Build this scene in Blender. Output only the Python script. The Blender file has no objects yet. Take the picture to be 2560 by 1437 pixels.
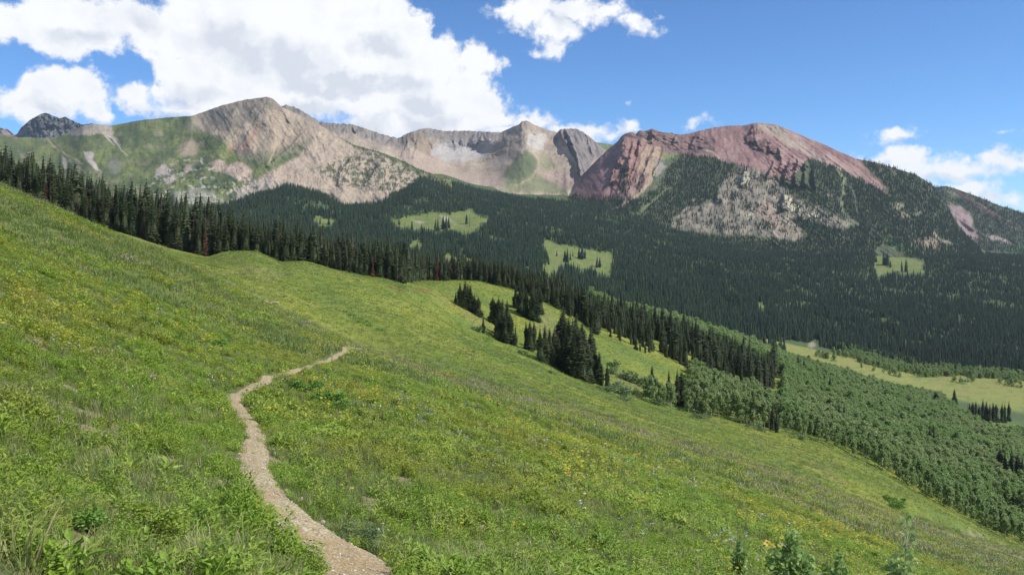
import bpy, math, random
import numpy as np
from mathutils import Vector, Matrix

random.seed(7)
RNG = np.random.default_rng(11)
F = 2133.0            # focal length of the lens in photograph pixels
CX, HY = 1280.0, 580.0  # principal column and horizon row
SC = bpy.context.scene
COL = SC.collection

# ------------------------------------------------------------------ noise
def _hash(ix, iy, seed):
    h = (ix.astype(np.int64) * 374761393 + iy.astype(np.int64) * 668265263 + seed * 974634777) & 0xFFFFFFFF
    h = ((h ^ (h >> 13)) * 1274126177) & 0xFFFFFFFF
    h = h ^ (h >> 16)
    return h
def gnoise(x, y, seed=0):
    x = np.asarray(x, float); y = np.asarray(y, float)
    ix = np.floor(x); iy = np.floor(y)
    fx = x - ix; fy = y - iy
    ux = fx * fx * fx * (fx * (fx * 6 - 15) + 10); uy = fy * fy * fy * (fy * (fy * 6 - 15) + 10)
    def g(dx, dy):
        a = _hash(ix + dx, iy + dy, seed) * (2 * math.pi / 4294967296.0)
        return np.cos(a) * (fx - dx) + np.sin(a) * (fy - dy)
    a = g(0, 0); b = g(1, 0); c = g(0, 1); d = g(1, 1)
    return ((a + (b - a) * ux) + ((c + (d - c) * ux) - (a + (b - a) * ux)) * uy) * 1.5
def fbm(x, y, o=5, seed=0, gain=0.5):
    s = 0; a = 1; n = 0
    for i in range(o):
        s = s + a * gnoise(x * 2 ** i + 17.3 * i, y * 2 ** i - 9.1 * i, seed + i); n += a; a *= gain
    return s / n * 1.4
def ridged(x, y, o=5, seed=0, gain=0.5):
    s = 0; a = 1; n = 0
    for i in range(o):
        s = s + a * (1 - np.abs(gnoise(x * 2 ** i + 5.7 * i, y * 2 ** i + 3.1 * i, seed + i)) * 2); n += a; a *= gain
    return s / n
def sstep(a, b, x):
    t = np.clip((x - a) / (b - a), 0, 1); return t * t * (3 - 2 * t)
def lin(c):
    c = np.asarray(c, float) / 255.0
    return np.where(c <= 0.04045, c / 12.92, ((c + 0.055) / 1.055) ** 2.4)
ALB = 0.72
def alb(*c): return lin(c) * ALB
def mixc(col, c, m):
    m = np.clip(m, 0, 1)[..., None]
    return col * (1 - m) + np.asarray(c) * m

def pchip(xk, yk, x):
    """monotone cubic through knots xk, yk (1D)"""
    xk = np.asarray(xk, float); yk = np.asarray(yk, float)
    h = np.diff(xk); d = np.diff(yk) / h
    m = np.zeros_like(yk)
    w1 = 2 * h[1:] + h[:-1]; w2 = h[1:] + 2 * h[:-1]
    with np.errstate(divide='ignore', invalid='ignore'):
        mm = (w1 + w2) / (w1 / d[:-1] + w2 / d[1:])
    m[1:-1] = np.where(d[:-1] * d[1:] > 0, mm, 0)
    m[0] = d[0]; m[-1] = d[-1]
    i = np.clip(np.searchsorted(xk, x) - 1, 0, len(xk) - 2)
    t = (x - xk[i]) / h[i]
    t = np.clip(t, -50, 50)
    r = (2 * t ** 3 - 3 * t ** 2 + 1) * yk[i] + (t ** 3 - 2 * t ** 2 + t) * h[i] * m[i] + (-2 * t ** 3 + 3 * t ** 2) * yk[i + 1] + (t ** 3 - t ** 2) * h[i] * m[i + 1]
    lo = x < xk[0]; hi = x > xk[-1]
    r = np.where(lo, yk[0] + (x - xk[0]) * d[0], r)
    r = np.where(hi, yk[-1] + (x - xk[-1]) * d[-1], r)
    return r
def line(pts, x):
    a = np.array(pts, float); return np.interp(x, a[:, 0], a[:, 1])

def inpoly(px, py, pts, soft=6.0):
    """1 inside the polygon, 0 outside, with a soft edge"""
    pts = np.array(pts, float); n = len(pts)
    out = np.zeros(px.shape)
    x0, y0 = pts.min(0) - 3 * soft; x1, y1 = pts.max(0) + 3 * soft
    s = (px > x0) & (px < x1) & (py > y0) & (py < y1)
    if not s.any(): return out
    X = px[s]; Y = py[s]
    ins = np.zeros(X.shape, bool); dm = np.full(X.shape, 1e9)
    for i in range(n):
        ax, ay = pts[i]; bx, by = pts[(i + 1) % n]
        c = ((ay > Y) != (by > Y)) & (X < (bx - ax) * (Y - ay) / ((by - ay) if by != ay else 1e-9) + ax)
        ins ^= c
        dx, dy = bx - ax, by - ay; L = dx * dx + dy * dy + 1e-9
        t = np.clip(((X - ax) * dx + (Y - ay) * dy) / L, 0, 1)
        dm = np.minimum(dm, np.hypot(X - ax - t * dx, Y - ay - t * dy))
    out[s] = sstep(-soft, soft, np.where(ins, dm, -dm))
    return out
def onseg(px, py, pts, w0, w1=None, soft=0.5):
    """1 along a polyline of half width w0..w1"""
    if w1 is None: w1 = w0
    out = np.zeros(px.shape); n = len(pts) - 1
    for i in range(n):
        ax, ay = pts[i]; bx, by = pts[i + 1]
        dx, dy = bx - ax, by - ay; L = dx * dx + dy * dy + 1e-9
        t = np.clip(((px - ax) * dx + (py - ay) * dy) / L, 0, 1)
        w = w0 + (w1 - w0) * (i + t) / n
        d = np.hypot(px - ax - t * dx, py - ay - t * dy)
        out = np.maximum(out, 1 - sstep(w * (1 - soft), w * (1 + soft), d))
    return out
def ell(px, py, cx, cy, rx, ry, soft=0.3):
    d = np.hypot((px - cx) / rx, (py - cy) / ry)
    return 1 - sstep(1 - soft, 1 + soft, d)

# ------------------------------------------------------------------ mesh helpers
def mesh_from(name, V, Fc, mats, mi=None, cols=None, smooth=False):
    me = bpy.data.meshes.new(name)
    V = np.asarray(V, np.float32); 
    Fl = [np.asarray(f, np.int32) for f in Fc] if not isinstance(Fc, np.ndarray) else Fc
    me.vertices.add(len(V)); me.vertices.foreach_set('co', V.ravel())
    if len(Fl):
        if isinstance(Fl, np.ndarray):
            k = Fl.shape[1]; n = Fl.shape[0]
            me.loops.add(n * k); me.loops.foreach_set('vertex_index', Fl.ravel().astype(np.int32))
            me.polygons.add(n); me.polygons.foreach_set('loop_start', np.arange(0, n * k, k, dtype=np.int32))
        else:
            tot = np.concatenate(Fl); ls = np.cumsum([0] + [len(f) for f in Fl[:-1]])
            me.loops.add(len(tot)); me.loops.foreach_set('vertex_index', tot)
            me.polygons.add(len(Fl)); me.polygons.foreach_set('loop_start', np.asarray(ls, np.int32))
            n = len(Fl)
        if mi is not None: me.polygons.foreach_set('material_index', np.asarray(mi, np.int32))
        me.polygons.foreach_set('use_smooth', np.full(n, smooth))
    for m in mats: me.materials.append(m)
    if cols is not None:
        for nm, arr in cols.items():
            a = me.attributes.new(nm, 'FLOAT_COLOR', 'POINT')
            c = np.ones((len(V), 4), np.float32); c[:, :3] = arr
            a.data.foreach_set('color', c.ravel())
    me.update(calc_edges=True)
    return me
def link(name, me, parent=None, kind=None, label=None, cat=None, group=None):
    o = bpy.data.objects.new(name, me); COL.objects.link(o)
    if parent is not None: o.parent = parent
    if kind: o['kind'] = kind
    if label: o['label'] = label
    if cat: o['category'] = cat
    if group: o['group'] = group
    return o
def grid_faces(nr, nc):
    i = np.arange(nr - 1)[:, None] * nc + np.arange(nc - 1)[None, :]
    return np.stack([i, i + 1, i + nc + 1, i + nc], -1).reshape(-1, 4)

# ------------------------------------------------------------------ materials
def newmat(name):
    m = bpy.data.materials.new(name); m.use_nodes = True
    nt = m.node_tree; b = nt.nodes['Principled BSDF']
    b.inputs['Specular IOR Level'].default_value = 0.15
    b.inputs['Roughness'].default_value = 0.9
    return m, nt, b
def N(nt, t, **kw):
    n = nt.nodes.new(t)
    for k, v in kw.items(): setattr(n, k, v)
    return n
def L(nt, a, b): nt.links.new(a, b)
def ramp(nt, fac, stops, interp='LINEAR'):
    r = N(nt, 'ShaderNodeValToRGB'); r.color_ramp.interpolation = interp
    e = r.color_ramp.elements
    while len(e) > 1: e.remove(e[-1])
    e[0].position = stops[0][0]; e[0].color = (*stops[0][1], 1)
    for p, c in stops[1:]:
        q = e.new(p); q.color = (*c, 1)
    L(nt, fac, r.inputs[0]); return r.outputs[0]
def noise(nt, vec, scale, detail=4, rough=0.55, dist=0.0):
    n = N(nt, 'ShaderNodeTexNoise'); n.inputs['Scale'].default_value = scale
    n.inputs['Detail'].default_value = detail; n.inputs['Roughness'].default_value = rough
    n.inputs['Distortion'].default_value = dist
    if vec is not None: L(nt, vec, n.inputs['Vector'])
    return n.outputs['Fac']
def mult(nt, a, b, blend='MULTIPLY', fac=1.0):
    m = N(nt, 'ShaderNodeMix', data_type='RGBA', blend_type=blend); m.inputs[0].default_value = fac if isinstance(fac, (int, float)) else 1.0
    if not isinstance(fac, (int, float)): L(nt, fac, m.inputs[0])
    for s, v in ((m.inputs[6], a), (m.inputs[7], b)):
        if isinstance(v, tuple): s.default_value = (*v, 1)
        else: L(nt, v, s)
    return m.outputs[2]
def mapping(nt, scale, rot=(0, 0, 0)):
    g = N(nt, 'ShaderNodeNewGeometry'); m = N(nt, 'ShaderNodeMapping')
    m.inputs['Scale'].default_value = scale; m.inputs['Rotation'].default_value = rot
    L(nt, g.outputs['Position'], m.inputs['Vector']); return m.outputs[0]

def ground_mat():
    m, nt, b = newmat('meadow_soil_and_turf')
    at = N(nt, 'ShaderNodeAttribute', attribute_name='Col')
    p = mapping(nt, (1, 1, 1))
    c = mult(nt, at.outputs['Color'], ramp(nt, noise(nt, p, 0.35, 6, 0.7), [(0.3, (.72, .74, .70)), (0.7, (1.22, 1.2, 1.2))]))
    c = mult(nt, c, ramp(nt, noise(nt, p, 4.0, 5, 0.75), [(0.3, (.7, .7, .7)), (0.7, (1.3, 1.3, 1.3))]))
    L(nt, c, b.inputs['Base Color'])
    bp = N(nt, 'ShaderNodeBump'); bp.inputs['Strength'].default_value = 0.7; bp.inputs['Distance'].default_value = 0.35
    L(nt, noise(nt, p, 1.6, 6, 0.8), bp.inputs['Height']); L(nt, bp.outputs[0], b.inputs['Normal'])
    return m
def rock_mat(name='mountain_rock_and_scree', bump=0.6):
    m, nt, b = newmat(name)
    at = N(nt, 'ShaderNodeAttribute', attribute_name='Col')
    p = mapping(nt, (1, 1, 1)); q = mapping(nt, (1, .6, .8))
    c = mult(nt, at.outputs['Color'], ramp(nt, noise(nt, p, 0.02, 8, 0.7), [(0.3, (.8, .81, .83)), (0.7, (1.18, 1.17, 1.15))]))
    c = mult(nt, c, ramp(nt, noise(nt, q, 0.10, 6, 0.8), [(0.32, (.78, .78, .80)), (0.68, (1.2, 1.19, 1.18))]))
    L(nt, c, b.inputs['Base Color'])
    bp = N(nt, 'ShaderNodeBump'); bp.inputs['Strength'].default_value = bump; bp.inputs['Distance'].default_value = 10.0
    L(nt, noise(nt, q, 0.035, 8, 0.75), bp.inputs['Height']); L(nt, bp.outputs[0], b.inputs['Normal'])
    return m
def leaf_mat(name, c0, c1, c2=None, trans=0.25, patch=None, pscale=0.05):
    """foliage: two or three tones picked at random per plant, plus drifting patches"""
    m, nt, b = newmat(name)
    oi = N(nt, 'ShaderNodeObjectInfo')
    st = [(0.0, c0), (1.0, c1)] if c2 is None else [(0.0, c0), (0.55, c1), (1.0, c2)]
    c = ramp(nt, oi.outputs['Random'], st)
    if patch is not None:
        p = mapping(nt, (1, 1, 1))
        f = ramp(nt, noise(nt, p, pscale, 5, 0.65), [(0.42, (0, 0, 0)), (0.62, (1, 1, 1))])
        c = mult(nt, c, patch, 'MIX', f)
    p2 = mapping(nt, (1, 1, 1))
    L(nt, c, b.inputs['Base Color'])
    b.inputs['Roughness'].default_value = 0.5; b.inputs['Specular IOR Level'].default_value = .35
    tr = N(nt, 'ShaderNodeBsdfTranslucent'); L(nt, c, tr.inputs['Color'])
    mx = N(nt, 'ShaderNodeMixShader'); mx.inputs[0].default_value = trans
    L(nt, b.outputs[0], mx.inputs[1]); L(nt, tr.outputs[0], mx.inputs[2])
    L(nt, mx.outputs[0], nt.nodes['Material Output'].inputs['Surface'])
    return m
def plain_mat(name, c0, c1, scale=3.0, rough=0.9, bump=0.0):
    m, nt, b = newmat(name); b.inputs['Roughness'].default_value = rough
    p = mapping(nt, (1, 1, 1))
    f = noise(nt, p, scale, 6, 0.7)
    L(nt, ramp(nt, f, [(0.3, c0), (0.7, c1)]), b.inputs['Base Color'])
    if bump:
        bp = N(nt, 'ShaderNodeBump'); bp.inputs['Strength'].default_value = 0.8; bp.inputs['Distance'].default_value = bump
        L(nt, f, bp.inputs['Height']); L(nt, bp.outputs[0], b.inputs['Normal'])
    return m

M = {}
M['ground'] = ground_mat()
M['rock'] = rock_mat()
M['spruce'] = leaf_mat('spruce_needles', (.050, .068, .028), (.076, .096, .038), (.105, .118, .054), 0.25)
M['far_spruce'] = leaf_mat('distant_spruce_needles', (.024, .052, .030), (.042, .074, .040), (.080, .104, .052), 0.16, (.060, .092, .046), 0.010)
M['rust'] = leaf_mat('dead_rust_needles', (.15, .065, .038), (.12, .058, .036), (.09, .058, .036), 0.1)
M['grey'] = leaf_mat('bare_grey_twigs', (.10, .075, .06), (.13, .10, .085), (.075, .06, .045), 0.05)
M['bark'] = plain_mat('spruce_bark', (.05, .035, .025), (.11, .085, .065), 4.0)
M['aspen_bark'] = plain_mat('aspen_bark', (.30, .29, .23), (.52, .50, .42), 6.0)
M['aspen'] = leaf_mat('aspen_leaves', (.21, .32, .095), (.26, .37, .12), (.31, .40, .16), 0.5, (.31, .38, .15), 0.02)
M['sapling'] = leaf_mat('sapling_leaves', (.27, .40, .11), (.32, .44, .14), (.38, .48, .18), 0.45)
M['willow'] = leaf_mat('willow_leaves', (.13, .20, .07), (.16, .23, .09), (.18, .25, .11), 0.35)
M['grass'] = leaf_mat('meadow_grass_blades', (.25, .32, .075), (.19, .275, .05), (.37, .36, .15), 0.36, (.15, .22, .045), 0.16)
M['forb'] = leaf_mat('bright_forb_leaves', (.19, .31, .035), (.25, .37, .04), (.34, .40, .07), 0.36, (.32, .34, .05), 0.10)
M['dry'] = leaf_mat('dried_stalks', (.34, .31, .15), (.28, .23, .11), (.38, .35, .21), 0.2)
M['yellow'] = leaf_mat('yellow_petals', (.52, .48, .04), (.46, .48, .06), (.55, .38, .04), 0.3)
M['white'] = leaf_mat('white_petals', (.70, .68, .62), (.62, .58, .60), (.75, .74, .66), 0.2)
M['purple'] = leaf_mat('lilac_petals', (.36, .34, .55), (.45, .42, .6), (.5, .45, .58), 0.2)
M['shrub'] = leaf_mat('shrub_leaves', (.15, .27, .045), (.18, .31, .05), (.21, .33, .07), 0.35)

# ------------------------------------------------------------------ the hillside and valley: one height field
KX = [0, 300, 600, 850, 1280, 1700, 2100, 2560]
def ck(Y, py): return [(x, a, b) for x, a, b in zip(KX, Y, py)]
CREST = [(0, 463), (150, 524), (300, 600), (420, 652), (560, 718), (700, 778), (800, 824), (890, 866), (1000, 902), (1100, 938),
         (1280, 985), (1380, 1012), (1500, 1046), (1700, 1108), (1850, 1150), (2044, 1217), (2265, 1298), (2400, 1345), (2560, 1386)]
curves = [
    ck([2.2, 2.6, 3.4, 4, 5, 7, 7, 7], [2000, 1900, 1700, 1626, 1625, 1594, 1762, 1830]),
    ck([3.6, 4.8, 6, 7, 8.5, 12, 12, 12], [1437, 1437, 1437, 1437, 1437, 1437, 1545, 1680]),
    ck([7.5, 7.5, 9.5, 12, 14, 18, 25, 25], [1150, 1250, 1250, 1250, 1300, 1350, 1437, 1570]),
    ck([11.5, 12, 16, 20, 21, 28, 38, 45], [1000, 1100, 1110, 1110, 1200, 1275, 1375, 1510]),
    ck([19, 21, 27, 33, 36, 42, 55, 70], [850, 950, 1001, 1000, 1100, 1215, 1325, 1470]),
    ck([32, 35, 45, 50, 56, 65, 80, 95], [720, 820, 900, 940, 1040, 1170, 1285, 1448]),
    ck([60, 65, 70, 76, 80, 90, 105, 130], [580, 695, 815, 884, 1003, 1140, 1262, 1412]),
]
def at_x(pts, x, i):  # with linear extrapolation outside
    a = np.array(pts, float); X = a[:, 0]; V = a[:, i]
    r = pchip(X, V, np.clip(x, X[0], X[-1]))
    return r
SLOPE = 0.36
def ext(px): return np.where(px < 0, px * SLOPE, np.where(px > 2560, (px - 2560) * SLOPE, 0))
crestY = [(0, 100), (300, 105), (600, 110), (850, 112), (1280, 118), (1700, 130), (2100, 150), (2560, 175)]
far = [  # (px, Y, row) curves beyond the crest
    [(0, 250, 505), (150, 240, 548), (300, 225, 606), (450, 225, 655), (600, 225, 690), (700, 225, 716), (900, 220, 792), (1100, 230, 850), (1280, 220, 915), (1500, 220, 1008), (1700, 210, 1068), (2100, 218, 1188), (2300, 218, 1262), (2560, 220, 1378)],
    [(0, 400, 492), (170, 385, 546), (300, 370, 585), (440, 360, 628), (520, 352, 646), (560, 350, 632), (640, 350, 629), (700, 350, 652), (760, 350, 650), (830, 345, 670), (1010, 335, 714), (1080, 330, 745), (1140, 325, 792), (1240, 315, 852), (1340, 308, 893), (1430, 303, 940), (1520, 300, 975), (1620, 298, 1008), (1750, 298, 1042), (1945, 300, 1080), (2100, 295, 1128), (2200, 290, 1178), (2350, 280, 1262), (2480, 270, 1330), (2560, 265, 1372)],
    [(0, 470, 490), (300, 440, 580), (600, 430, 628), (900, 430, 682), (1060, 450, 701), (1190, 460, 705), (1290, 455, 724), (1400, 440, 772), (1480, 430, 832), (1560, 430, 858), (1700, 430, 913), (1780, 430, 950), (1900, 425, 985), (2100, 420, 1050), (2300, 415, 1108), (2560, 400, 1190)],
    [(0, 560, 520), (600, 540, 640), (900, 540, 690), (1060, 560, 704), (1250, 580, 712), (1480, 600, 768), (1560, 610, 798), (1700, 620, 830), (1820, 640, 866), (1900, 650, 898), (2000, 660, 925), (2150, 680, 960), (2300, 690, 1002), (2420, 700, 1030), (2560, 700, 1060)],
    [(0, 850, 640), (600, 850, 640), (1000, 850, 690), (1300, 850, 732), (1500, 850, 780), (1700, 850, 835), (1900, 850, 885), (2124, 850, 924), (2350, 850, 982), (2560, 850, 1020)],
    [(0, 1000, 600), (600, 1000, 604), (1000, 1000, 655), (1300, 1000, 700), (1500, 1000, 745), (1700, 1000, 800), (1889, 1000, 845), (1990, 1000, 868), (2155, 1000, 902), (2279, 1000, 935), (2560, 1000, 957)],
    [(0, 1450, 540), (600, 1450, 560), (800, 1450, 580), (1000, 1450, 592), (1200, 1450, 612), (1400, 1450, 650), (1700, 1450, 712), (2000, 1450, 775), (2300, 1450, 815), (2560, 1450, 840)],
    [(0, 1950, 520), (500, 1950, 530), (560, 1950, 520), (640, 1950, 494), (720, 1950, 470), (800, 1950, 489), (860, 1950, 524), (920, 1950, 528), (1000, 1950, 512), (1100, 1950, 520), (1200, 1950, 535), (1400, 1950, 572), (1600, 1950, 612), (1800, 1950, 650), (2000, 1950, 680), (2200, 1950, 705), (2400, 1950, 715), (2560, 1950, 725)],
    [(0, 2350, 500), (500, 2350, 512), (600, 2350, 530), (720, 2350, 520), (860, 2350, 528), (950, 2350, 500), (1010, 2350, 482), (1050, 2350, 455), (1100, 2350, 478), (1200, 2350, 502), (1300, 2350, 520), (1400, 2350, 535), (1600, 2350, 565), (1800, 2350, 620), (2000, 2350, 640), (2200, 2350, 640), (2400, 2350, 650), (2560, 2350, 660)],
    [(0, 3000, 500), (500, 3000, 500), (860, 3000, 500), (950, 3000, 490), (1010, 3000, 478), (1050, 3000, 442), (1100, 3000, 448), (1200, 3000, 474), (1300, 3000, 492), (1400, 3000, 500), (1520, 3000, 505), (1600, 3000, 540), (1800, 3000, 600), (2560, 3000, 640)],
]
PXG = np.unique(np.concatenate([np.linspace(-1500, -60, 60), np.arange(-60, 2620.1, 4.0), np.linspace(2624, 4100, 60)]))
LYG = np.unique(np.concatenate([np.linspace(math.log(1.2), math.log(8), 130), np.linspace(math.log(8), math.log(460), 560), np.linspace(math.log(460), math.log(3300), 420)]))
def build_rows():
    Ys = []; Rs = []
    pc = np.clip(PXG, 0, 2560); e = ext(PXG)
    for c in curves:
        Ys.append(at_x(c, pc, 1)); Rs.append(at_x(c, pc, 2) + e)
    cy = at_x(crestY, pc, 1); cr = np.interp(pc, *zip(*CREST))
    k = np.array([1, 4, 6, 4, 1.]); k /= k.sum()
    cr = np.convolve(np.pad(cr, 2, 'edge'), k, 'valid')
    Ys.append(cy); Rs.append(cr + e)
    # just behind the crest: a hollow on the left, a mere easing on the right
    w = sstep(850, 1150, pc)
    Ys.append(cy * (1.45 - 0.15 * w)); Rs.append(cr + e + 16 * (1 - w) - 14 * w)
    for c in far:
        a = np.array(c, float)
        Ys.append(np.interp(pc, a[:, 0], a[:, 1])); r = np.interp(pc, a[:, 0], a[:, 2])
        r = np.convolve(np.pad(r, 2, 'edge'), k, 'valid')
        Rs.append(r + e * (0.8 if a[0, 1] < 800 else 0.15))
    Ys = np.array(Ys); Rs = np.array(Rs)
    # first knot: right at the feet of the photographer
    Y0 = np.full_like(pc, 1.2); X0 = (PXG - CX) / F * 1.2
    Z0 = -1.66 - 0.22 * X0 - 0.12 * 1.2
    Ys = np.vstack([Y0, Ys]); Rs = np.vstack([HY - Z0 / 1.2 * F, Rs])
    E = np.zeros((len(LYG), len(PXG)))
    for j in range(len(PXG)):
        E[:, j] = pchip(np.log(Ys[:, j]), Rs[:, j], LYG)
    return E
ROW = build_rows()
YG = np.exp(LYG)[:, None] * np.ones_like(PXG)[None, :]
XG = (PXG[None, :] - CX) / F * YG
ZG = -(ROW - HY) / F * YG
nearw = 1 - sstep(60, 110, YG); midw = sstep(50, 120, YG) * (1 - sstep(600, 800, YG)); farw = sstep(900, 1300, YG)
ZG = ZG + nearw * sstep(2, 8, YG) * (0.10 * fbm(XG / 2.2, YG / 2.2, 3, 3) + 0.45 * sstep(8, 40, YG) * fbm(XG / 11, YG / 11, 3, 4))
ZG = ZG + midw * (0.7 * fbm(XG / 22, YG / 22, 4, 5) + 1.3 * ridged((XG * .8 + YG * .3) / 60, YG / 90, 2, 6) - .7)
ZG = ZG + farw * 6.0 * fbm(XG / 130, YG / 130, 4, 8)
ROW = HY - ZG / YG * F

def terr_z(X, Y):
    X = np.asarray(X, float); Y = np.maximum(np.asarray(Y, float), 1.21)
    px = CX + X / Y * F
    j = np.clip(np.searchsorted(PXG, px) - 1, 0, len(PXG) - 2); i = np.clip(np.searchsorted(LYG, np.log(Y)) - 1, 0, len(LYG) - 2)
    u = np.clip((px - PXG[j]) / (PXG[j + 1] - PXG[j]), 0, 1); v = np.clip((np.log(Y) - LYG[i]) / (LYG[i + 1] - LYG[i]), 0, 1)
    r = (ROW[i, j] * (1 - u) + ROW[i, j + 1] * u) * (1 - v) + (ROW[i + 1, j] * (1 - u) + ROW[i + 1, j + 1] * u) * v
    return -(r - HY) / F * Y
def hit(px, py, ymin=1.3, ymax=3200):
    """nearest ground point seen at this pixel -> world point"""
    j = int(np.clip(np.searchsorted(PXG, px) - 1, 0, len(PXG) - 2)); u = (px - PXG[j]) / (PXG[j + 1] - PXG[j])
    r = ROW[:, j] * (1 - u) + ROW[:, j + 1] * u
    ok = np.where((r[1:] <= py) & (r[:-1] > py) & (YG[1:, 0] >= ymin))[0]
    if len(ok) == 0:
        s = np.where((YG[:, 0] > ymin) & (YG[:, 0] < ymax))[0]; i = s[np.argmin(np.abs(r[s] - py))]; Y = YG[i, 0]
    else:
        i = ok[0]; v = (r[i] - py) / (r[i] - r[i + 1] + 1e-9); Y = math.exp(LYG[i] * (1 - v) + LYG[i + 1] * v)
    X = (px - CX) / F * Y
    return X, Y, float(terr_z(X, Y))

# ---- the trail, traced as a centre line with its half width in metres
TRAIL = [(915, 1500, .40), (890, 1437, .36), (850, 1387, .33), (786, 1350, .30), (741, 1312, .28), (701, 1275, .255), (666, 1237, .235), (643, 1200, .22), (630, 1162, .22), (635, 1125, .22),
         (637, 1087, .20), (616, 1050, .19), (602, 1031, .19), (587, 1012, .2), (582, 1000, .2), (590, 990, .2), (620, 975, .2), (642, 962, .2), (662, 954, .2), (692, 944, .2), (722, 935, .2), (760, 924, .2), (800, 907, .2), (850, 886, .21), (888, 871, .22)]
tp = []
for x, y, w in TRAIL:
    X, Y, Z = hit(x, y); tp.append((X, Y, w))
tp = [(0.05, 1.6, .33), (0.0, 3.2, .32), (-.35, 5.2, .30)] + tp[0:1] + tp[1:] if tp[0][1] > 5.4 else [(0.05, 1.6, .42), (0.0, 3.2, .42)] + tp
last = tp[-1]; tp += [(last[0] + 2.2, last[1] + 11, .24), (last[0] + 1.0, last[1] + 26, .24)]
tp = np.array(tp)
seg = np.r_[0, np.cumsum(np.hypot(np.diff(tp[:, 0]), np.diff(tp[:, 1])))]
ss = np.arange(0, seg[-1], 0.12)
TX = pchip(seg, tp[:, 0], ss); TY = pchip(seg, tp[:, 1], ss); TW = np.interp(ss, seg, tp[:, 2])
k = np.ones(9) / 9
TX[4:-4] = np.convolve(TX, k, 'valid'); TY[4:-4] = np.convolve(TY, k, 'valid')
TRAIL2 = [hit(x, y, 120) for x, y in ((655, 767), (664, 763), (674, 760), (684, 758), (694, 758))]
def trail_dist(X, Y):
    """distance to the trail centre minus its half width"""
    X = np.asarray(X); Y = np.asarray(Y)
    out = np.full(X.shape, 9.0)
    s = np.where((Y < 125) & (X > -30) & (X < 12))[0]
    for c in range(0, len(s), 4000):
        q = s[c:c + 4000]
        d = np.hypot(X[q, None] - TX[None, ::3], Y[q, None] - TY[None, ::3])
        i = d.argmin(1); out[q] = d[np.arange(len(q)), i] - TW[::3][i]
    return out

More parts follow.
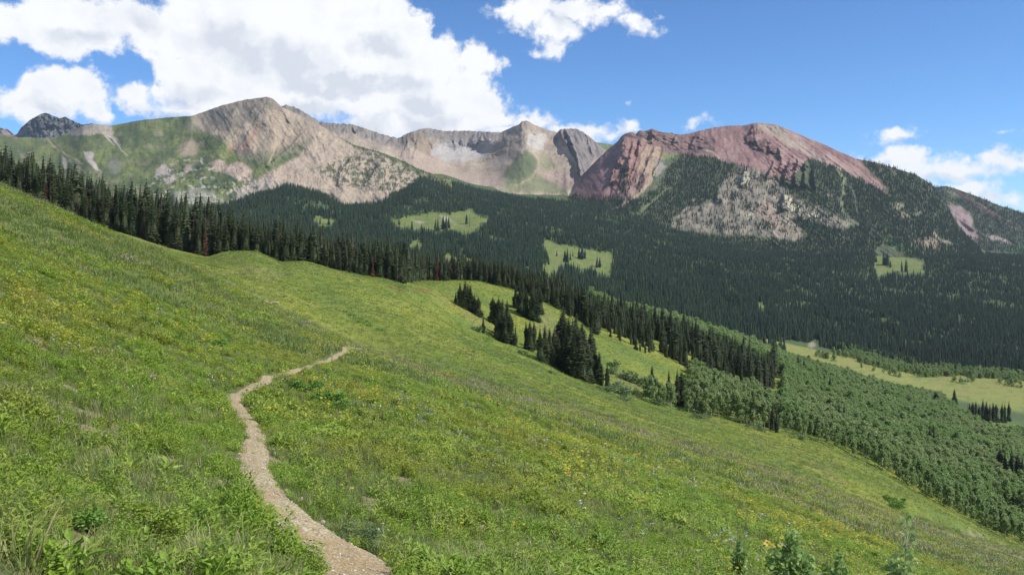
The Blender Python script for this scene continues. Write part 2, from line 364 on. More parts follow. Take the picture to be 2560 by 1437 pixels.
# ---- colour of the ground
def ground_colour():
    px = np.broadcast_to(PXG[None, :], ROW.shape); py = ROW
    wx = px + 5 * fbm(px / 40, py / 25, 4, 31); wy = py + 4 * fbm(px / 40, py / 25, 4, 32)
    c = np.empty(ROW.shape + (3,)); c[:] = (.135, .20, .04)
    n1 = fbm(XG / 14, YG / 20, 5, 41); n2 = fbm(XG / 5, YG / 7, 5, 42); n3 = fbm((XG + .4 * YG) / 40, YG / 60, 4, 43)
    c = mixc(c, (.19, .215, .04), sstep(-.1, .5, n1)); c = mixc(c, (.085, .14, .035), sstep(0, .5, -n2) * .8)
    near = 1 - sstep(95, 130, YG)
    c = mixc(c, (.16, .15, .07), near * .45)
    sl = sstep(.22, .4, fbm(XG / 1.3, YG / 1.3, 4, 311)) * (YG < 30) + ell(px, py, 195, 1375, 75, 45, .5) * (YG < 12) + ell(px, py, 520, 1210, 50, 14, .5) * (YG < 30)
    c = mixc(c, (.33, .25, .17), np.clip(sl, 0, 1) * .85)
    # mid meadow: bright, smoother
    mid = sstep(100, 150, YG) * (1 - sstep(500, 700, YG))
    g = np.empty_like(c); g[:] = (.165, .205, .038)
    g = mixc(g, (.22, .235, .045), sstep(-.15, .45, n3)); g = mixc(g, (.115, .16, .042), sstep(.1, .5, -n3) * .7)
    g = mixc(g, (.22, .20, .085), sstep(.25, .6, fbm(XG / 30, YG / 80, 4, 44)) * .5)
    c = c * (1 - mid[..., None]) + g * mid[..., None]
    # dry band along the crest
    cr = np.interp(px, *zip(*CREST))
    band = np.exp(-((py - cr - 2) / 11.0) ** 2) * sstep(500, 1000, px) * (YG < 220)
    c = mixc(c, (.27, .225, .11), band * (.55 + .5 * n2))
    c = mixc(c, (.23, .22, .12), inpoly(wx, wy, [(1850, 1200), (2044, 1225), (2265, 1305), (2560, 1392), (2560, 1437), (2350, 1400), (2150, 1320), (1950, 1260)], 12) * .6)
    for cx_, cy_, rx, ry in ((1055, 724, 24, 4), (1000, 729, 14, 3), (985, 716, 12, 3)):
        c = mixc(c, (.24, .12, .05), ell(wx, wy, cx_, cy_, rx, ry, .5) * .7 * (YG > 120))
    # greener swale on the right, darker herbs
    c = mixc(c, (.085, .125, .05), onseg(wx, wy, [(1650, 1080), (1750, 1125), (1830, 1150), (1930, 1165)], 12, 6, .8) * .6 * (YG > 120))
    c = mixc(c, (.10, .16, .04), onseg(wx, wy, [(860, 775), (905, 800), (960, 825)], 8, 5, .8) * .5 * (YG > 120))
    c = mixc(c, (.10, .15, .05), onseg(wx, wy, [(2240, 1275), (2330, 1320), (2440, 1370)], 12, 10, .8) * .5 * (YG > 120))
    c = mixc(c, (.30, .25, .21), ell(wx, wy, 2420, 1340, 45, 10, .5) * .5 * (YG > 120))
    # gully herbs
    c = mixc(c, (.11, .19, .04), onseg(wx, wy, [(1140, 795), (1240, 850), (1340, 893), (1520, 975), (1750, 1042)], 9, 9, .8) * .6 * (YG > 220) * (YG < 420))
    # valley
    val = sstep(600, 760, YG)
    v = np.empty_like(c); v[:] = (.075, .105, .045)
    v = mixc(v, (.20, .22, .06), sstep(780, 840, YG) * (1 - sstep(1010, 1030, YG)) * sstep(1800, 1900, px))
    v = mixc(v, (.13, .16, .05), (YG > 780) * (YG < 1010) * (px > 1850) * sstep(.05, .35, fbm(px / 30, py / 7, 4, 48)) * .6); v = mixc(v, (.25, .22, .08), sstep(840, 900, YG) * (1 - sstep(1000, 1020, YG)) * sstep(1800, 1900, px) * sstep(-.3, .3, fbm(px / 60, py / 8, 3, 47)) * .5)
    m = clearing(px, py)
    v = mixc(v, (.145, .185, .05), m); v = mixc(v, (.21, .18, .10), m * sstep(.0, .4, fbm(px / 18, py / 8, 4, 49)) * .7); v = mixc(v, (.085, .12, .04), m * sstep(.05, .3, fbm(px / 7, py / 4, 4, 50)) * .6)
    v = mixc(v, (.34, .30, .25), inpoly(wx, wy, [(1098, 535), (1118, 540), (1138, 562), (1120, 548), (1108, 552)], 3) * .8 + inpoly(wx, wy, [(1030, 550), (1062, 556), (1050, 560)], 3) * .7)
    v = mixc(v, (.30, .27, .23), ell(wx, wy, 1085, 480, 16, 9, .4) * .8)
    v = mixc(v, (.30, .28, .24), onseg(wx, wy, [(1640, 470), (1600, 500), (1560, 520), (1500, 540)], 4, 2) * .7)
    v = mixc(v, (.33, .29, .25), inpoly(px, py, MEAD_BASE, 4) * .9)
    v = mixc(v, (.30, .26, .20), ell(wx, wy, 2030, 862, 10, 7, .5) * (YG > 900) * .8)
    v = mixc(v, (.34, .30, .25), ell(px, py, 2330, 606, 26, 12, .5) * .6 * (YG > 1500))
    c = c * (1 - val[..., None]) + v * val[..., None]
    return c
CLEAR = [
    [(781, 541), (837, 551), (824, 562), (796, 568)], [(979, 549), (1030, 540), (1081, 533), (1120, 536), (1173, 523), (1215, 551), (1173, 584), (1110, 574), (1053, 574), (997, 568)],
    [(1018, 617), (1053, 597), (1046, 621)], [(1113, 632), (1197, 655), (1197, 664), (1111, 651)],
    [(1355, 600), (1398, 609), (1443, 619), (1528, 634), (1526, 684), (1468, 672), (1405, 660), (1377, 691), (1340, 688), (1374, 649)],
    [(2187, 632), (2209, 607), (2236, 622), (2278, 645), (2307, 654), (2308, 684), (2245, 680), (2205, 684), (2191, 694)],
    [(2170, 606), (2180, 608), (2176, 622)], [(1895, 758), (1910, 758), (1914, 770), (1903, 772)], [(1300, 668), (1318, 664), (1330, 676)], [(930, 640), (960, 645), (1010, 648), (980, 656)],
]
MEAD_BASE = [(850, 500), (880, 505), (960, 488), (985, 500), (940, 512), (900, 520), (870, 518)]
def clearing(px, py):
    wx = px + 12 * fbm(px / 26, py / 16, 4, 61); wy = py + 7 * fbm(px / 26, py / 16, 4, 62)
    m = np.zeros(px.shape)
    for p in CLEAR: m = np.maximum(m, inpoly(wx, wy, p, 1.5))
    return m

V = np.stack([XG, YG, ZG], -1).reshape(-1, 3)
GC = ground_colour()
me = mesh_from('terrain', V, grid_faces(*ROW.shape), [M['ground']], cols={'Col': GC.reshape(-1, 3)}, smooth=True)
link('ground', me, kind='structure', label='flower meadow hillside falling to a forested valley')

# ------------------------------------------------------------------ the mountains
def sheet(base, ridge, dx, nrow, relief, colour, jag=None, name='mountain', label=None, power=1.15, clip=None):
    px = np.arange(base[0][0], base[-1][0] + .1, dx)
    b = np.array(base, float); r = np.array(ridge, float)
    Yb = np.interp(px, b[:, 0], b[:, 1]); Rb = np.interp(px, b[:, 0], b[:, 2])
    Yr = np.interp(px, r[:, 0], r[:, 1]); Rr = np.interp(px, r[:, 0], r[:, 2])
    kw = int(70 / dx) | 1; kk = np.hanning(kw + 2)[1:-1]; kk /= kk.sum()
    sm = lambda a: np.convolve(np.pad(a, kw // 2, 'edge'), kk, 'valid')
    Rs = sm(Rr); Yb = sm(Yb); Yr = sm(Yr); Rb = sm(Rb)
    if jag is not None: Rr = Rr + jag(px)
    Rr = np.minimum(Rr, Rb - 1); Rs = np.minimum(Rs, Rb - 1)
    t = np.linspace(0, 1, nrow)[:, None]
    PY = Rb + (Rs - Rb) * t + (Rr - Rs) * t ** 7; PX = px[None, :] + 0 * PY
    Y = Yb + (Yr - Yb) * t ** power
    Y = Y + relief(PX, PY, t)
    X = (PX - CX) / F * Y; Z = -(PY - HY) / F * Y
    # the far side of the mountain
    bx = []; 
    for dy, dz in ((60, 25), (250, 160), (700, 520)):
        bx.append((X[-1] + 0.1 * dy, Y[-1] + dy, Z[-1] - dz))
    XX = np.vstack([X] + [q[0][None] for q in bx]); YY = np.vstack([Y] + [q[1][None] for q in bx]); ZZ = np.vstack([Z] + [q[2][None] for q in bx])
    c = colour(PX, PY, t + 0 * PX)
    c = np.concatenate([c] + [c[-1:]] * 3, 0)
    me = mesh_from(name, np.stack([XX, YY, ZZ], -1).reshape(-1, 3), grid_faces(*XX.shape), [M['rock']], cols={'Col': c.reshape(-1, 3)}, smooth=True)
    link(name, me, kind='structure', label=label)
    return PX, PY, X, Y, Z
def warp(px, py, a=6, s=30, seed=70):
    return px + a * fbm(px / s, py / s, 4, seed), py + a * fbm(px / s, py / s, 4, seed + 5)

def fins(px, py, lst):
    """rock fins: each line is a crest whose left side drops away steeply"""
    a = np.zeros(px.shape)
    for pts, A, w in lst:
        p = np.array(sorted(pts, key=lambda q: q[1]), float)
        xl = np.interp(py, p[:, 1], p[:, 0]) + 3.5 * fbm(py / 14, py * 0 + p[0, 0], 3, 107)
        dx = px - xl; f = np.where(dx > 0, np.exp(-np.maximum(dx, 0) / w), np.exp(np.minimum(dx, 0) / 2.0))
        a = a - A * f * sstep(p[0, 1] - 6, p[0, 1] + 8, py) * (1 - sstep(p[-1, 1] - 8, p[-1, 1] + 6, py)) * (.75 + .5 * fbm(px / 18, py / 18, 3, 108))
    return a
def rel1(px, py, t):
    e = sstep(0, .12, t)
    a = 34 * (1 - ridged((px + .5 * py) / 120, (py - .2 * px) / 160, 2, 101)) + 14 * fbm(px / 50, py / 50, 3, 102) + 4 * ridged(px / 22 + .3 * py / 22, py / 30, 5, 106, .65)
    a = a + fins(px, py, [([(672, 250), (640, 300), (612, 350), (590, 380)], 15, 22), ([(640, 262), (616, 300), (580, 345)], 10, 18), ([(700, 268), (725, 310), (710, 350), (680, 400)], 12, 26), ([(600, 262), (560, 300), (520, 345)], 14, 30), ([(760, 330), (720, 372), (660, 420)], 22, 18), ([(880, 395), (850, 430), (846, 462)], 22, 12), ([(950, 400), (930, 440), (905, 470)], 22, 12), ([(290, 330), (262, 380), (250, 420)], 10, 30), ([(130, 350), (170, 400), (180, 430)], 10, 40)])
    # strata and gullies running down from the summit to the left
    u = (px - 670) * .55 + (py - 243) * .85; v = (px - 670) * .85 - (py - 243) * .55
    a = a + 9 * ridged((v + 5 * fbm(px / 20, py / 20, 3, 105)) / 22, u / 90, 5, 103, .6) * sstep(430, 560, px)
    a = a + 3.5 * ridged(px / 12, py / 14, 4, 104) * sstep(400, 450, py)
    return a * e
GREEN = alb(108, 118, 80); GREEN2 = alb(128, 138, 84); ROCK = alb(184, 165, 142); PALE = alb(208, 196, 182); PINK = alb(204, 180, 162); DARKG = alb(70, 88, 58)
def col1(px, py, t):
    wx, wy = warp(px, py, 6, 26, 71)
    c = np.empty(px.shape + (3,)); c[:] = GREEN
    n = fbm(px / 60, py / 40, 5, 72); nf = fbm(px / 7, py / 6, 4, 73)
    c = mixc(c, GREEN2, sstep(-.2, .5, n)); c = mixc(c, alb(92, 108, 74), sstep(.05, .5, -n) * .7)
    c = mixc(c, alb(156, 144, 120), sstep(.12, .6, fbm(px / 26, py / 22, 6, 74)) * .6)
    c = mixc(c, alb(88, 100, 66), sstep(.2, .5, fbm(px / 12, py / 9, 4, 176)) * .6)
    # summit rock and the right flank
    rock = inpoly(wx, wy, [(470, 285), (560, 255), (670, 235), (860, 340), (1060, 420), (1060, 520), (640, 520), (600, 470), (660, 440), (700, 412), (740, 400), (770, 392), (740, 378), (690, 392), (640, 396), (600, 392), (575, 372), (560, 350), (530, 335), (500, 325)], 10)
    c = mixc(c, ROCK, rock)
    c = mixc(c, alb(142, 132, 118), inpoly(wx, wy, [(480, 285), (670, 235), (690, 262), (640, 300), (560, 330), (520, 320)], 10) * .8)
    u = (px - 670) * .55 + (py - 243) * .85; v = (px - 670) * .85 - (py - 243) * .55
    st = fbm(v / 8, u / 60, 4, 75)
    c = mixc(c, alb(128, 128, 104), rock * sstep(.1, .5, st) * .6); c = mixc(c, alb(182, 170, 158), rock * sstep(.15, .5, -st) * .6)
    sel = inpoly(wx, wy, [(700, 270), (860, 345), (1040, 425), (1040, 500), (860, 500), (760, 470), (700, 460), (800, 380), (760, 330)], 12)
    c = mixc(c, alb(192, 174, 152), sel * .8)
    c = mixc(c, alb(108, 118, 88), inpoly(wx, wy, [(575, 372), (640, 385), (700, 372), (780, 350), (740, 392), (680, 425), (610, 400)], 8) * .6)
    def P(pts, col, s=4, k=.9):
        nonlocal c
        c = mixc(c, col, inpoly(wx, wy, pts, s) * k)
    P([(160, 340), (205, 314), (232, 308), (282, 312), (284, 337), (302, 362), (258, 336), (197, 338)], alb(178, 166, 150), 3)
    for q in ([(270, 335), (300, 365), (320, 390)], [(262, 338), (285, 362)]):
        c = mixc(c, PALE, onseg(wx, wy, q, 2, 1) * .8)
    c = mixc(c, alb(176, 158, 128), onseg(wx, wy, [(112, 342), (130, 362), (155, 380), (205, 410)], 2.5, 1.5) * .8)
    P([(154, 383), (166, 396), (172, 430), (162, 425)], PALE, 3, .7)
    P([(210, 378), (232, 385), (235, 400), (250, 425), (236, 422), (214, 398)], PALE, 3, .9)
    P([(275, 395), (295, 398), (300, 430), (280, 435), (270, 415)], alb(140, 138, 128), 5, .7)
    def E(a, b, rx, ry, col, k=.9, s=.25):
        nonlocal c
        c = mixc(c, col, ell(wx, wy, a, b, rx, ry, s) * k)
    E(473, 371, 24, 21, alb(166, 150, 132), .85); E(397, 334, 14, 9, alb(158, 150, 126), .6); E(370, 365, 12, 6, alb(158, 150, 126), .6)
    P([(390, 425), (415, 412), (436, 422), (440, 445), (425, 460), (408, 448), (390, 436)], alb(186, 172, 162), 3)
    E(470, 422, 12, 9, PINK, .7); E(548, 414, 20, 14, PINK, .85)
    P([(570, 415), (590, 402), (612, 405), (628, 425), (632, 450), (605, 455), (580, 440), (560, 428)], PINK, 4)
    P([(809, 358), (760, 380), (700, 420), (640, 455), (650, 470), (690, 458), (745, 425), (800, 385)], alb(200, 178, 158), 4, .75)
    P([(560, 480), (640, 450), (700, 455), (640, 500), (600, 510)], alb(196, 184, 168), 5, .7)
    c = mixc(c, alb(178, 124, 104), onseg(wx, wy, [(645, 318), (634, 338), (622, 358), (598, 368), (575, 378)], 3, 5, .9) * .6)
    E(610, 372, 30, 9, alb(190, 160, 142), .5)
    c = mixc(c, alb(196, 176, 142), onseg(wx, wy, [(677, 318), (690, 335), (694, 352), (682, 385), (668, 412)], 2.4, 1.6) * .85)
    E(480, 310, 12, 18, alb(172, 164, 142), .5, .6)
    # boulder fields and dwarf trees low on the slope
    low = inpoly(wx, wy, [(370, 440), (440, 400), (520, 390), (560, 440), (640, 450), (660, 470), (620, 520), (380, 520)], 14) * .9
    c = mixc(c, DARKG, low * sstep(.05, .35, fbm(px / 22, py / 15, 4, 77)) * .85)
    c = mixc(c, alb(202, 196, 180), low * sstep(.22, .42, fbm(px / 16, py / 11, 5, 78)) * .85)
    P([(430, 480), (500, 470), (560, 500), (540, 520), (440, 510)], alb(200, 194, 178), 6, .5)
    # dark ribs and stunted trees on the right flank
    rib = inpoly(wx, wy, [(780, 420), (850, 395), (930, 380), (1010, 400), (1050, 425), (1040, 470), (960, 480), (900, 470), (850, 455)], 8)
    c = mixc(c, alb(92, 102, 72), rib * sstep(-.15, .25, fbm(px / 16, py / 12, 4, 79)) * .85)
    c = mixc(c, alb(198, 190, 176), rib * sstep(.25, .5, fbm(px / 12, py / 14, 4, 80)) * .5)
    c = mixc(c, alb(92, 108, 66), onseg(wx, wy, [(850, 345), (884, 362), (958, 384), (1011, 405), (1050, 425)], 3, 9, .6) * .9)
    return c
b1 = [(-400, 2250, 540), (0, 2250, 520), (400, 2300, 535), (700, 2300, 545), (900, 2300, 545), (1000, 2350, 520), (1130, 2450, 500)]
r1 = [(-400, 3300, 350), (-100, 3300, 338), (0, 3300, 334), (45, 3300, 344), (140, 3300, 346), (175, 3250, 330), (205, 3200, 315), (232, 3200, 310), (280, 3200, 314), (350, 3200, 301), (430, 3150, 293), (480, 3150, 290), (515, 3130, 278), (550, 3100, 265), (610, 3080, 250), (640, 3060, 246), (668, 3050, 242), (682, 3040, 247), (703, 3000, 266), (760, 2930, 294), (808, 2880, 317), (843, 2840, 340), (884, 2800, 362), (958, 2750, 383), (1011, 2700, 404), (1050, 2650, 424), (1130, 2600, 450)]
S1 = sheet(b1, r1, 1.5, 240, rel1, col1, jag=lambda x: 1.2 * fbm(x / 12, x * 0, 4, 90), label='grey and green peak, tallest of the mountains, with pink scree patches')

def rel2(px, py, t):
    cliff = np.exp(-((py - 345) / 24.0) ** 2)
    a = 60 * (1 - ridged(px / 170 + .2, py / 240, 3, 111)) + 18 * fbm(px / 45, py / 60, 4, 112)
    qx = px + 10 * fbm(px / 30, py / 22, 3, 115)
    a = a + 8 * ridged((px + .3 * py) / 40, py / 40, 5, 116, .65) + (7 + 26 * cliff) * ridged(qx / 26, py / 55, 4, 113)
    # the cirque bowl, the pyramid and the dark buttress
    a = a + 420 * ell(px, py, 1140, 380, 110, 70, .8) * (1 - cliff * .5)
    a = a - 120 * np.exp(-((px - 1318 + (py - 302) * .35) / 60.0) ** 2)
    bt = inpoly(px, py, [(1392, 318), (1461, 322), (1510, 378), (1455, 450), (1436, 400), (1405, 361)], 7)
    a = a - bt * (60 + 20 * ridged((px - .45 * py) / 12, py / 60, 4, 114)) + fins(px, py, [([(1398, 320), (1406, 345), (1420, 368)], 75, 14), ([(1412, 322), (1428, 355), (1441, 385), (1446, 415), (1452, 446)], 95, 14), ([(1462, 332), (1472, 355), (1480, 385)], 50, 14), ([(1020, 345), (1012, 375), (1004, 392)], 45, 26), ([(1046, 335), (1040, 370), (1030, 400)], 35, 16), ([(1062, 330), (1078, 360), (1085, 385)], 25, 26), ([(880, 315), (890, 335)], 60, 20), ([(940, 330), (935, 352)], 60, 20), ([(1205, 335), (1196, 365)], 70, 20), ([(1212, 400), (1232, 385), (1262, 372)], 60, 14)])
    return a * sstep(0, .1, t)
def col2(px, py, t):
    wx, wy = warp(px, py, 6, 26, 81)
    c = np.empty(px.shape + (3,)); c[:] = alb(182, 165, 144)
    n = fbm(px / 40, py / 40, 5, 82)
    c = mixc(c, alb(198, 182, 160), sstep(0, .5, n)); c = mixc(c, alb(150, 138, 126), sstep(0, .5, -n) * .7)
    sky = np.interp(px, [a[0] for a in r2], [a[2] for a in r2])
    cl = (1 - sstep(18, 34, py - sky + 8 * fbm(px / 14, py / 20, 3, 83)))
    cl = cl * (1 - inpoly(px, py, [(1240, 300), (1400, 300), (1400, 400), (1230, 400)], 10) * .8)
    c = mixc(c, alb(146, 138, 128), cl * .9); c = mixc(c, alb(100, 98, 98), cl * sstep(.1, .45, fbm((px + 8 * fbm(px / 30, py / 20, 3, 86)) / 9, py / 24, 5, 84)) * .75)
    def P(pts, col, s=4, k=.9):
        nonlocal c
        c = mixc(c, col, inpoly(wx, wy, pts, s) * k)
    P([(1005, 345), (1045, 330), (1080, 350), (1110, 385), (1080, 400), (1030, 370)], alb(160, 142, 122), 6, .8)
    P([(1085, 355), (1240, 350), (1210, 395), (1110, 410), (1080, 385)], alb(196, 192, 186), 6, .8)
    P([(1110, 345), (1210, 345), (1190, 370), (1120, 372)], alb(150, 146, 142), 5, .8)
    P([(980, 380), (1060, 380), (1130, 420), (1240, 440), (1260, 480), (1120, 450), (1040, 425)], alb(192, 170, 152), 8, .7)
    P([(1318, 335), (1366, 336), (1368, 350), (1352, 375), (1330, 372), (1316, 358)], alb(208, 202, 192), 3, .75)
    P([(1205, 412), (1250, 385), (1275, 392), (1250, 420), (1220, 420)], alb(192, 178, 160), 3, .6)
    P([(1317, 373), (1304, 385), (1292, 380), (1258, 440), (1285, 464), (1341, 430), (1342, 402)], alb(104, 118, 80), 5, .85)
    P([(1352, 372), (1380, 400), (1400, 420), (1360, 435), (1345, 420)], alb(140, 146, 104), 6, .6)
    P([(1260, 455), (1345, 432), (1420, 465), (1420, 485), (1260, 482)], alb(122, 132, 92), 6, .7)
    c = mixc(c, alb(182, 168, 136), onseg(wx, wy, [(1347, 375), (1349, 425), (1330, 445), (1290, 466)], 1.5, 2.5) * .7)
    P([(1340, 425), (1430, 435), (1460, 470), (1400, 470), (1360, 445)], alb(184, 160, 148), 5, .7)
    bt = inpoly(wx, wy, [(1395, 318), (1461, 322), (1505, 378), (1455, 450), (1436, 395), (1405, 361)], 3)
    c = mixc(c, alb(148, 138, 130), bt); c = mixc(c, alb(104, 102, 104), bt * sstep(.1, .3, fbm((px - .45 * py) / 7, py / 40, 3, 85)))
    c = mixc(c, alb(92, 94, 98), onseg(wx, wy, [(1408, 335), (1425, 365), (1440, 395), (1444, 420), (1450, 442)], 4, 2, .4) * .7)  # shadow in the buttress fissure, painted into the rock colour
    return c
r2 = [(600, 4200, 330), (640, 4200, 300), (700, 4200, 266), (716, 4200, 263), (735, 4150, 268), (750, 4150, 274), (775, 4100, 290), (800, 4100, 305), (830, 4100, 308), (880, 4100, 311), (920, 4150, 324), (960, 4200, 337), (995, 4250, 346), (1020, 4200, 333), (1050, 4200, 323), (1075, 4250, 321), (1110, 4300, 328), (1160, 4350, 327), (1225, 4350, 330), (1250, 4300, 332), (1280, 4250, 318), (1298, 4200, 311), (1305, 4200, 303), (1318, 4200, 302), (1335, 4200, 312), (1370, 4200, 325), (1393, 4200, 331), (1405, 4150, 322), (1440, 4150, 322), (1460, 4150, 331), (1490, 4150, 356), (1512, 4150, 374), (1600, 4150, 420)]
b2 = [(600, 3200, 470), (800, 3200, 430), (1000, 3150, 455), (1060, 3100, 460), (1100, 3080, 470), (1200, 3080, 496), (1300, 3080, 515), (1500, 3080, 520), (1600, 3080, 520)]
def jag2(x): return (3.2 * fbm(x / 9, x * 0, 4, 91)) * (.35 + .65 * (np.abs(x - 1300) > 70)) 
S2 = sheet(b2, r2, 1.5, 160, rel2, col2, jag=jag2, label='tan and grey cirque wall with a pointed peak and dark rock buttress')

r3 = [(1400, 3500, 492), (1425, 3400, 470), (1450, 3350, 443), (1475, 3300, 418), (1500, 3280, 392), (1530, 3250, 365), (1546, 3240, 352), (1553, 3230, 341), (1566, 3230, 333), (1580, 3230, 330), (1590, 3240, 336), (1598, 3240, 326), (1612, 3240, 328), (1630, 3250, 322), (1655, 3260, 331), (1680, 3270, 333), (1700, 3270, 337), (1725, 3270, 334), (1745, 3270, 328), (1790, 3270, 318), (1830, 3270, 314), (1860, 3260, 314), (1880, 3260, 309), (1900, 3250, 307), (1940, 3230, 312), (1980, 3200, 328), (2020, 3180, 345), (2060, 3150, 361), (2100, 3130, 380), (2140, 3100, 397), (2156, 3100, 400), (2189, 3080, 407), (2245, 3050, 423), (2290, 3030, 437), (2312, 3020, 450), (2334, 3000, 466), (2352, 2960, 495), (2372, 2920, 530), (2400, 2860, 570), (2430, 2820, 605), (2480, 2700, 640), (2560, 2600, 665), (2700, 2500, 690)]
b3 = [(1400, 3000, 515), (1500, 2700, 540), (1600, 2500, 580), (1700, 2450, 620), (1800, 2350, 648), (2000, 2300, 668), (2200, 2250, 672), (2560, 2200, 700), (2700, 2200, 710)]
def rel3(px, py, t):
    a = 6 * ridged((px - .45 * py) / 24, (py + .3 * px) / 70, 5, 129, .62) + 26 * (1 - ridged((px - .5 * py) / 150, (py + .5 * px) / 200, 3, 121)) + 14 * fbm(px / 40, py / 40, 4, 122)
    a = a + fins(px, py, [([(1560, 345), (1548, 395), (1532, 430), (1524, 460)], 80, 18), ([(1585, 352), (1572, 400), (1560, 440)], 45, 12), ([(1600, 345), (1594, 390), (1584, 425)], 35, 10), ([(1640, 365), (1622, 400), (1606, 440)], 50, 12), ([(1658, 378), (1646, 410), (1630, 440)], 32, 10), ([(1632, 325), (1626, 345)], 50, 14), ([(1690, 338), (1682, 360)], 50, 18), ([(1740, 335), (1725, 372)], 45, 20),
        ([(1862, 338), (1868, 360)], 30, 12), ([(1886, 342), (1900, 378)], 26, 16), ([(1920, 356), (1926, 384)], 32, 10), ([(1948, 372), (1954, 404), (1944, 430)], 34, 14), ([(1975, 400), (1965, 430), (1958, 462)], 70, 10), ([(1996, 400), (1988, 430), (1986, 466)], 70, 10), ([(2014, 405), (2010, 435), (2012, 468)], 70, 10), ([(2034, 420), (2034, 445), (2040, 475)], 60, 10), ([(1935, 402), (1925, 430), (1915, 448)], 60, 10), ([(1884, 312), (1876, 334)], 50, 20), ([(1862, 425), (1850, 465)], 50, 16), ([(1960, 480), (1957, 525)], 60, 18), ([(1795, 470), (1790, 505)], 40, 16)])
    cr = inpoly(px, py, [(1540, 345), (1600, 330), (1660, 350), (1660, 420), (1620, 470), (1520, 490), (1520, 430)], 12)
    a = a + cr * 22 * ridged((px + .25 * py) / 26, py / 110, 4, 123)
    gl = inpoly(px, py, [(1890, 400), (2060, 395), (2080, 470), (1960, 480), (1900, 440)], 12)
    a = a + gl * 10 * ridged((px - .55 * py) / 15, (py + .3 * px) / 90, 3, 124)
    up = inpoly(px, py, [(1560, 320), (1760, 330), (1760, 385), (1640, 380)], 10)
    a = a + up * 14 * ridged(px / 30, (py - .3 * px) / 14, 3, 125)
    dk = inpoly(px, py, [(1855, 335), (1900, 345), (1950, 370), (1955, 410), (1898, 380), (1856, 362)], 6)
    a = a + dk * (16 * ridged(px / 20, py / 18, 3, 126))
    u = (px - 1900) * .6 - (py - 308) * .8
    a = a + 9 * ridged(u / 10, (px + py) / 200, 3, 127) * sstep(1850, 1950, px)
    rg = inpoly(px, py, [(1800, 430), (1900, 420), (2000, 500), (2110, 570), (2000, 590), (1840, 520)], 16)
    a = a + rg * 12 * ridged(px / 26, py / 30, 3, 128)
    return a * sstep(0, .1, t)
